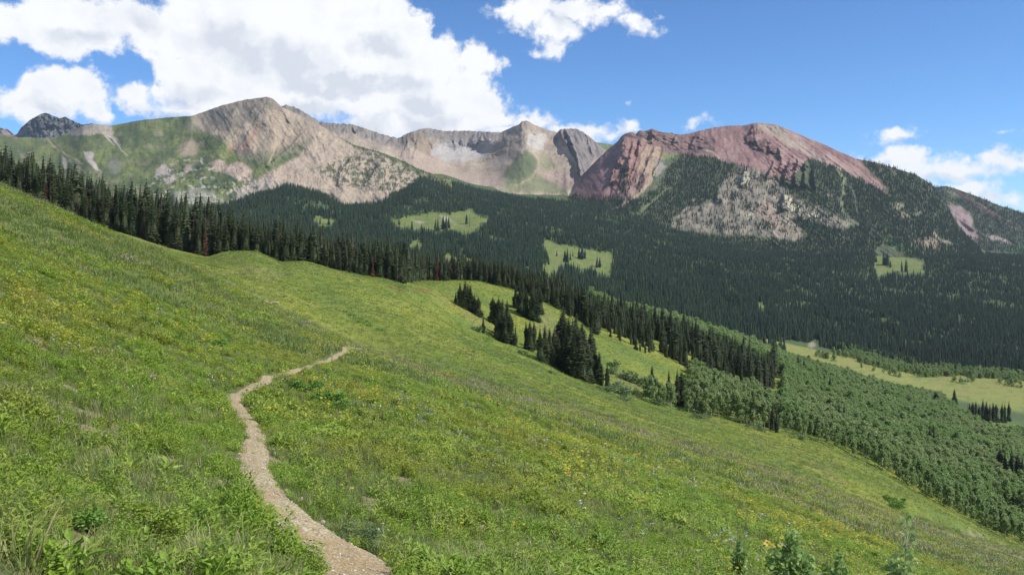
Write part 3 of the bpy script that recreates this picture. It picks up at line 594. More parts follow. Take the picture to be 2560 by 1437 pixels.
def col3(px, py, t):
    wx, wy = warp(px, py, 7, 28, 91)
    c = np.empty(px.shape + (3,)); c[:] = alb(162, 128, 120)
    n = fbm(px / 50, py / 40, 5, 92)
    c = mixc(c, alb(178, 146, 136), sstep(0, .5, n)); c = mixc(c, alb(144, 110, 108), sstep(0, .5, -n) * .7)
    def P(pts, col, s=4, k=.9):
        nonlocal c
        c = mixc(c, col, inpoly(wx, wy, pts, s) * k)
    up = inpoly(wx, wy, [(1540, 320), (1700, 325), (1770, 345), (1790, 385), (1690, 385), (1640, 370), (1600, 350), (1560, 350)], 6)
    c = mixc(c, alb(138, 112, 106), up * .8); c = mixc(c, alb(96, 78, 80), up * sstep(.1, .35, fbm((px) / 24, (py - .25 * px) / 7, 4, 93)) * .9)
    c = mixc(c, alb(164, 158, 124), up * sstep(.3, .5, fbm(px / 20, (py - .3 * px) / 10, 4, 94)) * .6)
    cr = inpoly(wx, wy, [(1555, 350), (1610, 350), (1660, 370), (1650, 420), (1625, 460), (1530, 490), (1525, 430)], 6)
    c = mixc(c, alb(170, 132, 122), cr * .6)
    c = mixc(c, alb(80, 66, 74), cr * sstep(.2, .4, fbm((px + .25 * py) / 12, py / 60, 4, 95)) * .45)
    P([(1620, 362), (1655, 371), (1650, 400), (1640, 420), (1613, 445), (1592, 425), (1605, 390)], alb(186, 164, 136), 4, .8)
    c = mixc(c, alb(112, 112, 84), onseg(wx, wy, [(1618, 355), (1605, 380), (1595, 405), (1590, 430)], 3, 2) * .7)
    c = mixc(c, alb(118, 88, 88), onseg(wx, wy, [(1543, 405), (1530, 430), (1522, 450)], 5, 4, .5) * .6)
    dk = inpoly(wx, wy, [(1856, 338), (1898, 346), (1944, 368), (1952, 404), (1930, 400), (1898, 380), (1868, 366), (1856, 358)], 4)
    c = mixc(c, alb(98, 78, 80), dk * .9 * sstep(-.25, .12, fbm(px / 13, py / 9, 4, 196))); c = mixc(c, alb(120, 110, 84), dk * sstep(.1, .4, fbm(px / 8, py / 8, 3, 96)) * .6)
    P([(1852, 316), (1888, 312), (1880, 335), (1860, 330)], alb(104, 88, 90), 5, .6)
    gl = inpoly(wx, wy, [(1930, 405), (2020, 400), (2060, 430), (2060, 468), (1990, 462), (1935, 435)], 7)
    c = mixc(c, alb(192, 160, 146), gl * sstep(.1, .35, fbm((px - .5 * py) / 6, py / 30, 3, 97)) * .8)
    c = mixc(c, alb(92, 74, 80), gl * sstep(.15, .4, -fbm((px - .5 * py) / 6, py / 30, 3, 97)) * .8)
    P([(1888, 306), (1905, 306), (1950, 318), (2034, 378), (2110, 420), (2180, 458), (2234, 495), (2215, 490), (2125, 436), (2040, 400), (1989, 372), (1912, 332)], alb(182, 166, 146), 5, .85)
    u = (px - 1900) * .6 - (py - 308) * .8
    c = mixc(c, alb(194, 172, 158), sstep(1950, 2000, px) * sstep(.15, .45, fbm(u / 6, (px + py) / 120, 4, 98)) * .5)
    c = mixc(c, alb(122, 90, 96), sstep(1950, 2000, px) * sstep(.2, .45, -fbm(u / 6, (px + py) / 120, 4, 98)) * .5)
    c = mixc(c, alb(190, 180, 150), onseg(wx, wy, [(1757, 372), (1780, 385), (1812, 402)], 3, 2) * .7)
    # grass bench, grey talus and pale cliffs
    P([(1652, 380), (1680, 384), (1702, 390), (1690, 412), (1668, 408)], alb(128, 146, 88), 3)
    low = inpoly(wx, wy, [(1645, 400), (1720, 388), (1790, 395), (1850, 415), (1900, 430), (1960, 450), (2020, 470), (2140, 500), (2300, 520), (2720, 560), (2720, 760), (1300, 760), (1430, 505), (1480, 500), (1560, 500), (1610, 480)], 4)
    c = mixc(c, alb(104, 112, 84), low)
    c = mixc(c, alb(96, 104, 78), inpoly(wx, wy, [(2016, 398), (2080, 416), (2130, 440), (2170, 458), (2234, 494), (2200, 455), (2145, 396), (2200, 398), (2334, 455), (2410, 560), (2460, 640), (2000, 640), (1960, 480)], 3))
    c = mixc(c, alb(176, 160, 136), onseg(wx, wy, [(2190, 412), (2215, 420), (2240, 432)], 5, 3) * .6)
    P([(1640, 400), (1668, 415), (1640, 440), (1625, 450)], alb(160, 152, 146), 4, .9)
    t_ = inpoly(wx, wy, [(1674, 558), (1700, 530), (1726, 516), (1770, 510), (1800, 480), (1795, 462), (1830, 430), (1845, 418), (1890, 425), (1940, 450), (1965, 478), (2010, 505), (2080, 535), (2130, 562), (2110, 575), (2060, 560), (2000, 540), (1975, 545), (2015, 592), (1990, 602), (1960, 596), (1880, 588), (1790, 582), (1700, 574)], 5)
    c = mixc(c, alb(152, 143, 126), t_)
    c = mixc(c, alb(172, 158, 138), t_ * sstep(.1, .4, fbm(px / 24, py / 20, 4, 191)))
    c = mixc(c, alb(112, 118, 98), t_ * sstep(.08, .4, fbm(px / 26, py / 20, 5, 192)) * .7)
    P([(1880, 520), (1920, 500), (1935, 530), (1960, 560), (1990, 590), (1960, 590), (1920, 560)], alb(182, 156, 138), 6, .5)
    for a, b, rx, ry in ((1860, 444, 22, 17), (1962, 506, 16, 16), (1990, 520, 22, 12), (1875, 540, 12, 9), (2030, 540, 30, 9), (1745, 500, 14, 5)):
        e = ell(wx, wy, a, b, rx, ry, .4)
        c = mixc(c, alb(208, 200, 170), e * sstep(-.15, .1, fbm(px / 6, py / 8, 3, 193)) * .9)
    # gullies through the trees
    c = mixc(c, alb(184, 166, 134), onseg(wx, wy, [(1640, 420), (1625, 450), (1606, 478), (1570, 505), (1500, 535), (1450, 555)], 4, 2) * .9)
    c = mixc(c, alb(184, 166, 142), onseg(wx, wy, [(1598, 440), (1590, 470), (1574, 492), (1540, 520)], 2.5, 2) * .8)
    c = mixc(c, alb(128, 142, 92), onseg(wx, wy, [(1672, 470), (1640, 500), (1610, 525), (1580, 545)], 2, 3) * .8)
    c = mixc(c, alb(142, 150, 112), onseg(wx, wy, [(2094, 428), (2112, 450), (2108, 490), (2100, 520), (2120, 548), (2145, 560)], 3, 4) * .8)
    c = mixc(c, alb(142, 146, 122), onseg(wx, wy, [(2125, 465), (2138, 500), (2146, 545)], 2, 2) * .8)
    for a, b, rx, ry in ((2245, 518, 16, 12), (2262, 540, 14, 8), (2072, 490, 9, 7), (2295, 535, 9, 6)):
        c = mixc(c, alb(168, 160, 134), ell(wx, wy, a, b, rx, ry, .5) * .7)
    c = mixc(c, alb(170, 152, 128), ell(wx, wy, 2322, 608, 30, 16, .4) * .8)
    c = mixc(c, alb(165, 150, 128), onseg(wx, wy, [(2334, 585), (2350, 600), (2375, 610)], 4, 3) * .8)
    c = mixc(c, alb(110, 140, 84), inpoly(wx, wy, [(2210, 590), (2260, 600), (2290, 620), (2290, 640), (2230, 620), (2200, 600)], 5) * .8)
    return c
S3 = sheet(b3, r3, 1.5, 280, rel3, col3, jag=lambda x: 1.8 * fbm(x / 9, x * 0, 4, 92) * (1 - .6 * sstep(1850, 1950, x)), label='long red rock mountain with a pale stripe and forested lower slopes')

r4 = [(2280, 4300, 520), (2334, 4300, 470), (2350, 4300, 466), (2365, 4300, 465), (2390, 4300, 472), (2445, 4200, 492), (2490, 4150, 511), (2560, 4100, 534), (2800, 4000, 610)]
b4 = [(2280, 3300, 700), (2400, 3200, 700), (2560, 3200, 720), (2800, 3200, 740)]
def rel4(px, py, t):
    u = px * .5 - py * .86
    return (45 * ridged(u / 34, (px + py) / 200, 4, 131) + 30 * fbm(px / 40, py / 40, 4, 132)) * sstep(0, .1, t)
def col4(px, py, t):
    wx, wy = warp(px, py, 6, 26, 101)
    c = np.empty(px.shape + (3,)); c[:] = alb(84, 94, 72)
    u = px * .5 - py * .86
    c = mixc(c, alb(146, 136, 122), sstep(.15, .5, fbm(u / 10, (px + py) / 90, 4, 133)) * .8)
    c = mixc(c, alb(96, 66, 66), onseg(wx, wy, [(2395, 480), (2420, 500), (2470, 530), (2500, 545)], 7, 3, .5) * .8)
    c = mixc(c, alb(168, 146, 140), inpoly(wx, wy, [(2367, 507), (2401, 516), (2425, 534), (2446, 600), (2425, 592), (2405, 583), (2385, 551)], 4) * .95)
    c = mixc(c, alb(176, 158, 148), onseg(wx, wy, [(2478, 595), (2500, 598), (2525, 606)], 6, 4) * .8)
    c = mixc(c, alb(160, 132, 122), onseg(wx, wy, [(2480, 632), (2520, 652), (2545, 668)], 5, 3) * .7)
    c = mixc(c, alb(92, 122, 80), sstep(595, 625, wy) * sstep(2480, 2520, wx) * .8)
    return c
S4 = sheet(b4, r4, 2.0, 100, rel4, col4, label='distant dark ridge running down behind the red mountain')

r5 = [(-60, 8200, 318), (0, 8200, 320), (20, 8200, 324), (36, 8000, 338), (44, 7800, 334), (52, 7800, 320), (75, 7700, 300), (90, 7700, 292), (103, 7700, 285), (114, 7700, 282), (126, 7700, 287), (140, 7700, 292), (150, 7700, 297), (160, 7700, 292), (172, 7700, 297), (188, 7700, 305), (205, 7700, 312), (232, 7700, 309), (262, 7700, 330), (320, 7700, 360)]
b5 = [(-60, 6400, 400), (320, 6400, 400)]
def rel5(px, py, t):
    return (520 * ridged((px - .35 * py) / 50, (py + .3 * px) / 90, 4, 141) + 160 * ridged(px / 12, py / 18, 4, 142)) * sstep(0, .1, t)
def col5(px, py, t):
    c = np.empty(px.shape + (3,)); c[:] = alb(96, 100, 98)
    c = mixc(c, alb(66, 74, 80), sstep(-.1, .3, fbm(px / 22, py / 22, 4, 143)))
    c = mixc(c, alb(142, 136, 120), sstep(.2, .5, fbm((px + py) / 10, py / 20, 4, 144)) * .8)
    c = mixc(c, alb(160, 140, 132), 1 - sstep(30, 44, px))
    return c
S5 = sheet(b5, r5, 1.5, 90, rel5, col5, jag=lambda x: 1.6 * fbm(x / 7, x * 0, 4, 94), label='dark slate coloured peak behind the green shoulder at far left')
r6 = [(1420, 5600, 385), (1450, 5600, 362), (1470, 5600, 354), (1500, 5600, 357), (1530, 5600, 361), (1570, 5600, 385)]
b6 = [(1420, 4800, 430), (1570, 4800, 430)]
S6 = sheet(b6, r6, 3, 40, lambda x, y, t: 40 * fbm(x / 30, y / 30, 3, 145), lambda x, y, t: mixc(np.zeros(x.shape + (3,)) + alb(112, 128, 86), alb(140, 146, 100), sstep(0, .4, fbm(x / 14, y / 14, 3, 146))), label='green grassy saddle behind the buttress and the red mountain')


# ------------------------------------------------------------------ plant builders (numpy lists -> one mesh per part)
class Bag:
    def __init__(s): s.v = []; s.f = []; s.m = []
    def tri(s, pts, m=0):
        n = len(s.v); s.v += [tuple(p) for p in pts]; s.f.append(tuple(range(n, n + len(pts)))); s.m.append(m)
    def tube(s, path, radii, sides=5, m=0):
        rings = []
        for i, (p, r) in enumerate(zip(path, radii)):
            p = Vector(p); a = Vector(path[min(i + 1, len(path) - 1)]) - Vector(path[max(i - 1, 0)])
            q = a.to_track_quat('Z', 'Y'); n = len(s.v)
            for k in range(sides):
                t = 2 * math.pi * k / sides
                s.v.append(tuple(p + q @ Vector((math.cos(t) * r, math.sin(t) * r, 0))))
            rings.append(n)
        for a, b in zip(rings[:-1], rings[1:]):
            for k in range(sides):
                s.f.append((a + k, a + (k + 1) % sides, b + (k + 1) % sides, b + k)); s.m.append(m)
    def mesh(s, name, mats): return mesh_from(name, s.v, s.f, mats, s.m)
def spray(B, o, ang, Ln, droop, w, rnd, m=0, hang=.3):
    """one drooping branch: a broad tapering spray with hanging twigs"""
    d = Vector((math.cos(ang), math.sin(ang), 0)); sd = Vector((-math.sin(ang), math.cos(ang), 0)); o = Vector(o)
    mid = o + d * Ln * .55 + Vector((0, 0, -droop * .45)); tip = o + d * Ln + Vector((0, 0, -droop * .8))
    a = mid + sd * w * rnd.uniform(.7, 1.2) + Vector((0, 0, -.1 * Ln)); b = mid - sd * w * rnd.uniform(.7, 1.2) + Vector((0, 0, -.1 * Ln))
    B.tri((o, a, tip), m); B.tri((o, tip, b), m)
    h = hang * Ln * rnd.uniform(.6, 1.2)
    B.tri((o + d * Ln * .3, mid + Vector((0, 0, -h)), tip), m)
    B.tri((a, mid, mid + sd * w * .6 + Vector((0, 0, -h))), m)
def spruce_crown(rnd, H, R, levels, nb, core=True, low=.03, thin=0.0, sharp=.8):
    B = Bag(); ph = rnd.uniform(0, 6)
    lean = rnd.uniform(-.2, .2)
    for i in range(levels):
        t = (i + rnd.uniform(-.3, .3)) / levels; t = max(0, t)
        z = H * (low + (1 - low) * t)
        env = R * ((1 - t) ** sharp) * (.86 + .22 * math.sin(t * 11 + ph)) + .05
        if t < .08: env *= .8 + 2 * t
        for k in range(nb if t < .8 else max(4, nb - 3)):
            if rnd.random() < thin: continue
            a = 2 * math.pi * (k + rnd.uniform(-.35, .35)) / nb + i * 2.4
            Ln = env * rnd.uniform(.62, 1.18)
            spray(B, (lean * t, 0, z), a, Ln, Ln * rnd.uniform(.25, .6), Ln * rnd.uniform(.22, .36), rnd)
    B.tri(((lean + .06, 0, H * .95), (lean - .05, .05, H * .95), (lean, 0, H * 1.03)))
    if core:
        n = 7; zs = [low + .01, .2, .45, .7, .93]; rs = [.42, .5, .36, .2, .02]
        base = len(B.v)
        for z, r in zip(zs, rs):
            for k in range(n):
                t = 2 * math.pi * k / n; rr = R * r * rnd.uniform(.8, 1.15)
                B.v.append((math.cos(t) * rr, math.sin(t) * rr, H * z))
        for i in range(len(zs) - 1):
            for k in range(n):
                a = base + i * n; B.f.append((a + k, a + (k + 1) % n, a + n + (k + 1) % n, a + n + k)); B.m.append(0)
    return B
def spruce_trunk(H, r=.22):
    B = Bag(); B.tube([(0, 0, -1.2), (0, 0, H * .3), (0, 0, H * .65), (0, 0, H * .97)], [r * 1.2, r, r * .6, r * .12], 6)
    return B
def aspen_crown(rnd, H, R, n, size, z0=.28):
    B = Bag(); cl = []
    for _ in range(14):
        t = rnd.random(); a = rnd.uniform(0, 6.28); rr = R * rnd.uniform(.25, .85) * math.sin(math.pi * min(1, (.18 + .82 * t)) ** .9) 
        cl.append((math.cos(a) * rr, math.sin(a) * rr, H * (z0 + (1 - z0) * t * .93), R * rnd.uniform(.30, .55)))
    for _ in range(n):
        c = rnd.choice(cl); 
        u = Vector((rnd.gauss(0, 1), rnd.gauss(0, 1), rnd.gauss(0, 1))).normalized() * c[3] * rnd.uniform(.55, 1.05)
        p = Vector(c[:3]) + Vector((u.x, u.y, u.z * 1.15))
        q = Vector((rnd.gauss(0, 1), rnd.gauss(0, 1), rnd.gauss(0, .8) + .6)).normalized().to_track_quat('Z', 'Y')
        s = size * rnd.uniform(.6, 1.3)
        B.tri([p + q @ Vector((x * s, y * s, 0)) for x, y in ((-.5, -.4), (.4, -.5), (.55, .45), (-.4, .5))])
    return B, cl
def aspen_trunk(rnd, H, cl):
    B = Bag(); top = (rnd.uniform(-.2, .2), rnd.uniform(-.2, .2), H * .9)
    B.tube([(0, 0, -.6), (top[0] * .3, top[1] * .3, H * .4), top], [.13, .10, .03], 6)
    for c in cl[:7]:
        z = max(H * .2, c[2] - .2 * H); B.tube([(top[0] * .3, top[1] * .3, z), (c[0] * .5, c[1] * .5, (z + c[2]) / 2 + .1), c[:3]], [.05, .035, .012], 4)
    return B

rnd = random.Random(5)
PROTO = {}
def proto(key, variants): PROTO[key] = variants
HREF = 20.0
proto('spruce', [(spruce_crown(rnd, HREF, R, lv, nb, sharp=sh).mesh('spruce_crown', [M['spruce']]), spruce_trunk(HREF).mesh('spruce_trunk', [M['bark']]))
                 for R, lv, nb, sh in ((2.9, 42, 10, .62), (2.5, 44, 9, .55), (3.4, 40, 11, .68), (2.2, 46, 9, .5), (3.0, 42, 10, .5), (3.7, 40, 11, .6))])
proto('rust', [(spruce_crown(rnd, HREF, R, 34, 7, core=False, thin=.2).mesh('dead_crown', [M['rust']]), spruce_trunk(HREF, .2).mesh('dead_trunk', [M['bark']])) for R in (1.8, 2.2, 1.6)])
proto('grey', [(spruce_crown(rnd, HREF, R, 30, 6, core=False, thin=.35).mesh('bare_crown', [M['grey']]), spruce_trunk(HREF, .2).mesh('bare_trunk', [M['bark']])) for R in (1.6, 1.9)])
asp = []
for i in range(5):
    Bc, cl = aspen_crown(rnd, 10.0, rnd.uniform(1.7, 2.3), 900, .42); asp.append((Bc.mesh('aspen_crown', [M['aspen']]), aspen_trunk(rnd, 10.0, cl).mesh('aspen_trunk', [M['aspen_bark']])))
proto('aspen', asp)

def tree(name, key, X, Y, H, label, cat, group, href, fat=1.0, z=None, names=('crown', 'trunk'), var=None):
    z = float(terr_z(X, Y)) if z is None else z
    e = bpy.data.objects.new(name, None); COL.objects.link(e); e.location = (X, Y, z - .1)
    e.empty_display_size = .5
    e['label'] = label; e['category'] = cat; e['group'] = group
    e.rotation_euler = (0, 0, rnd.uniform(0, 6.28)); s = H / href; e.scale = (s * fat, s * fat, s)
    v = rnd.randrange(len(PROTO[key])) if var is None else var
    for me, nm in zip(PROTO[key][v], names):
        c = bpy.data.objects.new(nm, me); COL.objects.link(c); c.parent = e
    return e

# ------------------------------------------------------------------ instanced stuff, carried by one object each
def scatter(name, templates, pts, var, rot, scl, label, mats, cat=None):
    """one object: template plants + loose points; its node group puts a template on every point"""
    Vt = []; Ft = []; Mt = []; tid = []
    off = 0
    for k, B in enumerate(templates):
        Vt += B.v; Ft += [tuple(i + off for i in f) for f in B.f]; Mt += B.m; tid += [k] * len(B.v); off += len(B.v)
    n = len(pts)
    me = mesh_from(name, np.vstack([np.array(Vt, np.float32), np.asarray(pts, np.float32)]), Ft, mats, Mt)
    a = me.attributes.new('tid', 'INT', 'POINT'); a.data.foreach_set('value', np.r_[tid, -1 - np.asarray(var)].astype(np.int32))
    z3 = np.zeros((len(Vt), 3), np.float32)
    a = me.attributes.new('prot', 'FLOAT_VECTOR', 'POINT'); a.data.foreach_set('vector', np.vstack([z3, rot]).astype(np.float32).ravel())
    a = me.attributes.new('pscl', 'FLOAT_VECTOR', 'POINT'); a.data.foreach_set('vector', np.vstack([z3, scl]).astype(np.float32).ravel())
    o = link(name, me, kind='stuff', label=label)
    g = bpy.data.node_groups.new(name + '_nodes', 'GeometryNodeTree')
    g.interface.new_socket('Geometry', in_out='INPUT', socket_type='NodeSocketGeometry'); g.interface.new_socket('Geometry', in_out='OUTPUT', socket_type='NodeSocketGeometry')
    gi = g.nodes.new('NodeGroupInput'); go = g.nodes.new('NodeGroupOutput'); jn = g.nodes.new('GeometryNodeJoinGeometry')
    def attr(nm, t):
        q = g.nodes.new('GeometryNodeInputNamedAttribute'); q.data_type = t; q.inputs[0].default_value = nm; return q.outputs[0]
    ta = attr('tid', 'INT'); ra = attr('prot', 'FLOAT_VECTOR'); sa = attr('pscl', 'FLOAT_VECTOR')
    e2r = g.nodes.new('FunctionNodeEulerToRotation'); g.links.new(ra, e2r.inputs[0])
    def sel(val):
        c = g.nodes.new('FunctionNodeCompare'); c.data_type = 'INT'; c.operation = 'EQUAL'; g.links.new(ta, c.inputs[2]); c.inputs[3].default_value = val
        s = g.nodes.new('GeometryNodeSeparateGeometry'); g.links.new(gi.outputs[0], s.inputs[0]); g.links.new(c.outputs[0], s.inputs[1]); return s.outputs[0]
    for k in range(len(templates)):
        ip = g.nodes.new('GeometryNodeInstanceOnPoints')
        g.links.new(sel(-1 - k), ip.inputs['Points']); g.links.new(sel(k), ip.inputs['Instance'])
        g.links.new(e2r.outputs[0], ip.inputs['Rotation']); g.links.new(sa, ip.inputs['Scale'])
        g.links.new(ip.outputs[0], jn.inputs[0])
    g.links.new(jn.outputs[0], go.inputs[0])
    md = o.modifiers.new('plants', 'NODES'); md.node_group = g
    return o
def cells(X, Y, Z, dens):
    """random points over a grid of positions with dens per square metre"""
    P = np.stack([X, Y, Z], -1)
    a = P[1:, :-1] - P[:-1, :-1]; b = P[:-1, 1:] - P[:-1, :-1]
    A = np.abs(a[..., 0] * b[..., 1] - a[..., 1] * b[..., 0])
    lam = np.clip(A * dens[:-1, :-1], 0, 50)
    n = RNG.poisson(lam); i, j = np.nonzero(n); r = n[i, j]
    i = np.repeat(i, r); j = np.repeat(j, r); u = RNG.random(len(i))[:, None]; v = RNG.random(len(i))[:, None]
    return (P[i, j] * (1 - v) + P[i, j + 1] * v) * (1 - u) + (P[i + 1, j] * (1 - v) + P[i + 1, j + 1] * v) * u, i, j

# ------------------------------------------------------------------ forest: the individual trees
def row_at(px, Y):
    j = int(np.clip(np.searchsorted(PXG, px) - 1, 0, len(PXG) - 2)); return float(np.interp(math.log(Y), LYG, ROW[:, j]))
used = []
def free(X, Y, d):
    for a, b in used:
        if (a - X) ** 2 + (b - Y) ** 2 < d * d: return False
    return True
G1 = 'spruces of the treeline along the upper edge of the meadow'
L1 = 'dark green spruce in the long treeline along the upper edge of the meadow'
BASE = [(-40, 395, 0), (0, 390, 0), (170, 385, 0), (300, 372, 0), (440, 362, 0), (520, 353, 0), (545, 360, 0), (640, 356, 0), (700, 354, 0), (760, 355, 0), (830, 347, 0), (900, 345, 0), (1010, 338, 0), (1030, 395, 0), (1060, 446, 0), (1190, 462, 0), (1290, 456, 0), (1400, 440, 0), (1480, 434, 0)]
nt_ = 0
tries = 0
while nt_ < 205 and tries < 9000:
    tries += 1
    px = rnd.uniform(-45, 1490); Y0 = line(BASE, px) ; depth = abs(rnd.gauss(0, 1)) * 13
    Y = Y0 + depth + 1; X = (px - CX) / F * Y
    if not free(X, Y, 2.5): continue
    used.append((X, Y)); nt_ += 1
    H = rnd.uniform(14.5, 20.5) * (1 + .08 * math.sin(px / 37)) * float(np.interp(px, [480, 640, 1020, 1060], [1.02, .80, .72, .80]))
    r = rnd.random()
    if 455 < px < 520 and r < .6 or (r < .08 and px < 1100):
        tree('dead_spruce', 'rust', X, Y, H * .9, 'rust red dead spruce among the green spruces of the long treeline', 'tree', 'rust red dead spruces in the treeline', HREF)
    elif r < (.27 if 440 < px < 900 else .17) and px < 1400:
        tree('bare_spruce', 'grey', X, Y, H * .95, 'bare grey brown dead spruce standing in the long treeline', 'tree', 'bare grey dead spruces in the treeline', HREF)
    else:
        tree('spruce_tree', 'spruce', X, Y, H, L1, 'tree', G1, HREF, fat=rnd.uniform(.8, 1.15))
def one(px, py, hpx, label, group, fat=1.0, key='spruce', name='spruce_tree', ymin=120, cat='tree', href=HREF):
    X, Y, Z = hit(px, py, ymin); used.append((X, Y))
    return tree(name, key, X, Y, hpx / F * Y, label, cat, group, href, fat=fat)
G2 = 'spruce clumps standing in the gully below the treeline'
cl1 = 'spruce in the small clump at the upper end of the gully'
for px, py, h in ((1150, 762, 58), (1163, 772, 74), (1176, 778, 68), (1186, 783, 50), (1196, 790, 52), (1170, 768, 60), (1139, 760, 30)): one(px, py, h, cl1, 'spruces of the upper gully clump', 1.5)
one(1208, 833, 44, 'small lone spruce beside the gully, between the first two clumps', G2, 1.3)
cl2 = 'spruce in the second clump of the gully, dense and tapering'
for px, py, h in ((1232, 805, 66), (1246, 812, 72), (1256, 840, 96), (1268, 852, 105), (1248, 852, 70), (1275, 856, 78), (1240, 846, 50), (1262, 857, 80)): one(px, py, h, cl2, 'spruces of the second gully clump', 1.5)
one(1289, 865, 52, 'short young spruce beside the second clump in the gully', G2, 1.0)
one(1290, 822, 42, 'thin bare dead snag rising behind the second gully clump', G2, .4, 'grey', 'dead_snag')
cl3 = 'broad bushy spruce of the group behind the second clump'
for px, py, h in ((1290, 770, 60), (1300, 782, 70), (1315, 792, 75), (1330, 800, 82), (1342, 803, 70), (1350, 785, 70), (1308, 775, 66)): one(px, py, h, cl3, 'broad spruces behind the second clump', 1.7)
for px, py, h in ((1315, 872, 74), (1325, 876, 82), (1335, 872, 74)): one(px, py, h, 'spruce in the narrow trio standing in the middle of the gully', 'narrow trio in mid gully', 1.1)
cl4 = 'tall spruce in the largest dark clump of the gully'
for px, py, h in ((1350, 905, 84), (1362, 908, 92), (1374, 912, 90), (1386, 905, 84), (1395, 918, 80), (1403, 880, 90), (1412, 925, 120), (1408, 900, 125), (1422, 935, 136), (1438, 945, 130), (1432, 920, 120), (1450, 950, 118), (1462, 940, 110), (1455, 915, 108), (1470, 955, 92), (1478, 935, 104), (1488, 958, 84), (1498, 962, 80), (1440, 900, 110), (1478, 910, 90)):
    one(px, py, h * 1.08, cl4, 'spruces of the largest gully clump', rnd.uniform(1.4, 1.9))
one(1505, 965, 60, 'slim spruce at the lower end of the largest gully clump', G2, .9)
one(1518, 976, 72, 'dark pointed spruce standing alone just below the largest clump', G2, 1.0)
for px, py, h in ((1590, 874, 32), (1600, 877, 22), (1613, 882, 26)): one(px, py, h, 'little spruce of the three on the open slope across the gully', 'three little spruces across the gully', 1.2)
L5 = 'dark spruce in the second treeline across the gully'
k5 = 0; tries = 0
while k5 < 66 and tries < 5000:
    tries += 1
    px = rnd.uniform(1480, 1935); Yb = line([(1480, 434), (1560, 432), (1700, 432), (1780, 432), (1930, 420)], px)
    Y = Yb + abs(rnd.gauss(0, 1)) * 22; X = (px - CX) / F * Y
    if not free(X, Y, 3.2): continue
    used.append((X, Y)); k5 += 1
    tree('spruce_tree', 'spruce', X, Y, rnd.choice((rnd.uniform(7, 11), rnd.uniform(10, 14), rnd.uniform(13, 17))), L5, 'tree', 'spruces of the second treeline across the gully', HREF, fat=rnd.uniform(.8, 1.15))
one(1630, 972, 62, 'broad spruce rising behind the leafy aspens in mid meadow', G2, 1.5)
one(1672, 990, 66, 'pointed spruce between aspens left of the dark aspen grove', G2, 1.2)
one(1693, 1010, 92, 'tall dark spruce at the left end of the dark aspen grove', 'dark pair by the aspen grove', 1.2)
one(1704, 1012, 90, 'tall dark spruce at the left end of the dark aspen grove', 'dark pair by the aspen grove', 1.2)
one(1918, 1068, 72, 'leftmost bushy spruce of the trio at the meadow edge casting a shadow', 'trio at the lower meadow edge', 1.6)
one(1932, 1076, 66, 'middle spruce of the trio at the lower meadow edge', 'trio at the lower meadow edge', 1.3)
one(1942, 1081, 60, 'rightmost dark spruce of the trio at the lower meadow edge', 'trio at the lower meadow edge', 1.1)
for px, py, h, f in ((2386, 1022, 52, 1.7), (2341, 1018, 40, 2.0), (2388, 935, 30, 1.5), (2215, 663, 28, 1.3)):
    one(px, py, h, {2386: 'tall lone spruce at the far edge of the aspens before the yellow meadow', 2341: 'short bushy spruce left of the tall lone one at the aspen edge', 2388: 'dark spruce standing on the far side of the yellow valley meadow', 2215: 'spruce standing in the little clearing high on the wooded slope'}[px], 'lone spruces of the valley', f, ymin=500)
one(2420, 1026, 46, 'thin bare snag beside the spruce row in the valley', 'lone spruces of the valley', .4, 'grey', 'dead_snag', 500)
for px in (2424, 2432, 2440, 2448, 2457, 2466, 2475, 2483, 2490, 2505, 2512, 2522): one(px, 1050 + (px % 7), 44 + (px * 7 % 17), 'spruce in the short row at the edge of the yellow valley meadow', 'short row of valley spruces', 1.2, ymin=500)
for px, py, h in ((2062, 978, 30), (2075, 992, 36), (2083, 1055, 34), (2098, 1070, 40), (2110, 1078, 46), (2122, 1080, 32), (2325, 1122, 36), (2335, 1125, 34), (2500, 1205, 60), (2512, 1210, 54), (2530, 1215, 66), (2545, 1222, 62), (2556, 1228, 60), (1995, 935, 34), (2010, 940, 30)):
    one(px, py, h * 1.55, 'dark spruce poking out of the large aspen wood in the valley', 'spruces scattered through the large aspen wood', 1.0, ymin=320)

# aspens
GA = 'aspens of the dark grove below the second treeline'; na = 0; tries = 0
aspts = []
def aspen(X, Y, H, label, group):
    used.append((X, Y)); tree('aspen_tree', 'aspen', X, Y, H, label, 'aspen', group, 10.0, fat=rnd.uniform(.9, 1.25))
while na < 130 and tries < 9000:
    tries += 1
    px = rnd.uniform(1612, 1925); r1_ = line([(1612, 306), (1650, 302), (1750, 302), (1925, 306)], px); Y = r1_ + rnd.uniform(0, 1) ** 1.3 * (60 if px > 1700 else 22)
    if 1683 < px < 1712: continue
    X = (px - CX) / F * Y
    if not free(X, Y, 2.3): continue
    na += 1
    aspen(X, Y, rnd.uniform(7, 11) if px > 1700 else rnd.uniform(5.5, 9), 'green aspen of the dark grove between the gully and the second treeline' if px > 1700 else 'bushy aspen in the small stand beside two pointed spruces', GA if px > 1700 else 'aspens of the small stand with spruces')
na = 0; tries = 0
while na < 165 and tries < 9000:
    tries += 1
    px = rnd.uniform(1950, 2590); r1_ = line([(1950, 312), (2100, 302), (2200, 297), (2350, 285), (2590, 268)], px); Y = r1_ + rnd.uniform(0, 1) ** 1.6 * 36
    X = (px - CX) / F * Y
    if not free(X, Y, 2.3): continue
    na += 1
    aspen(X, Y, rnd.uniform(5, 8.5), 'leafy aspen on the front edge of the large aspen wood at the meadow foot', 'aspens on the front edge of the large wood')

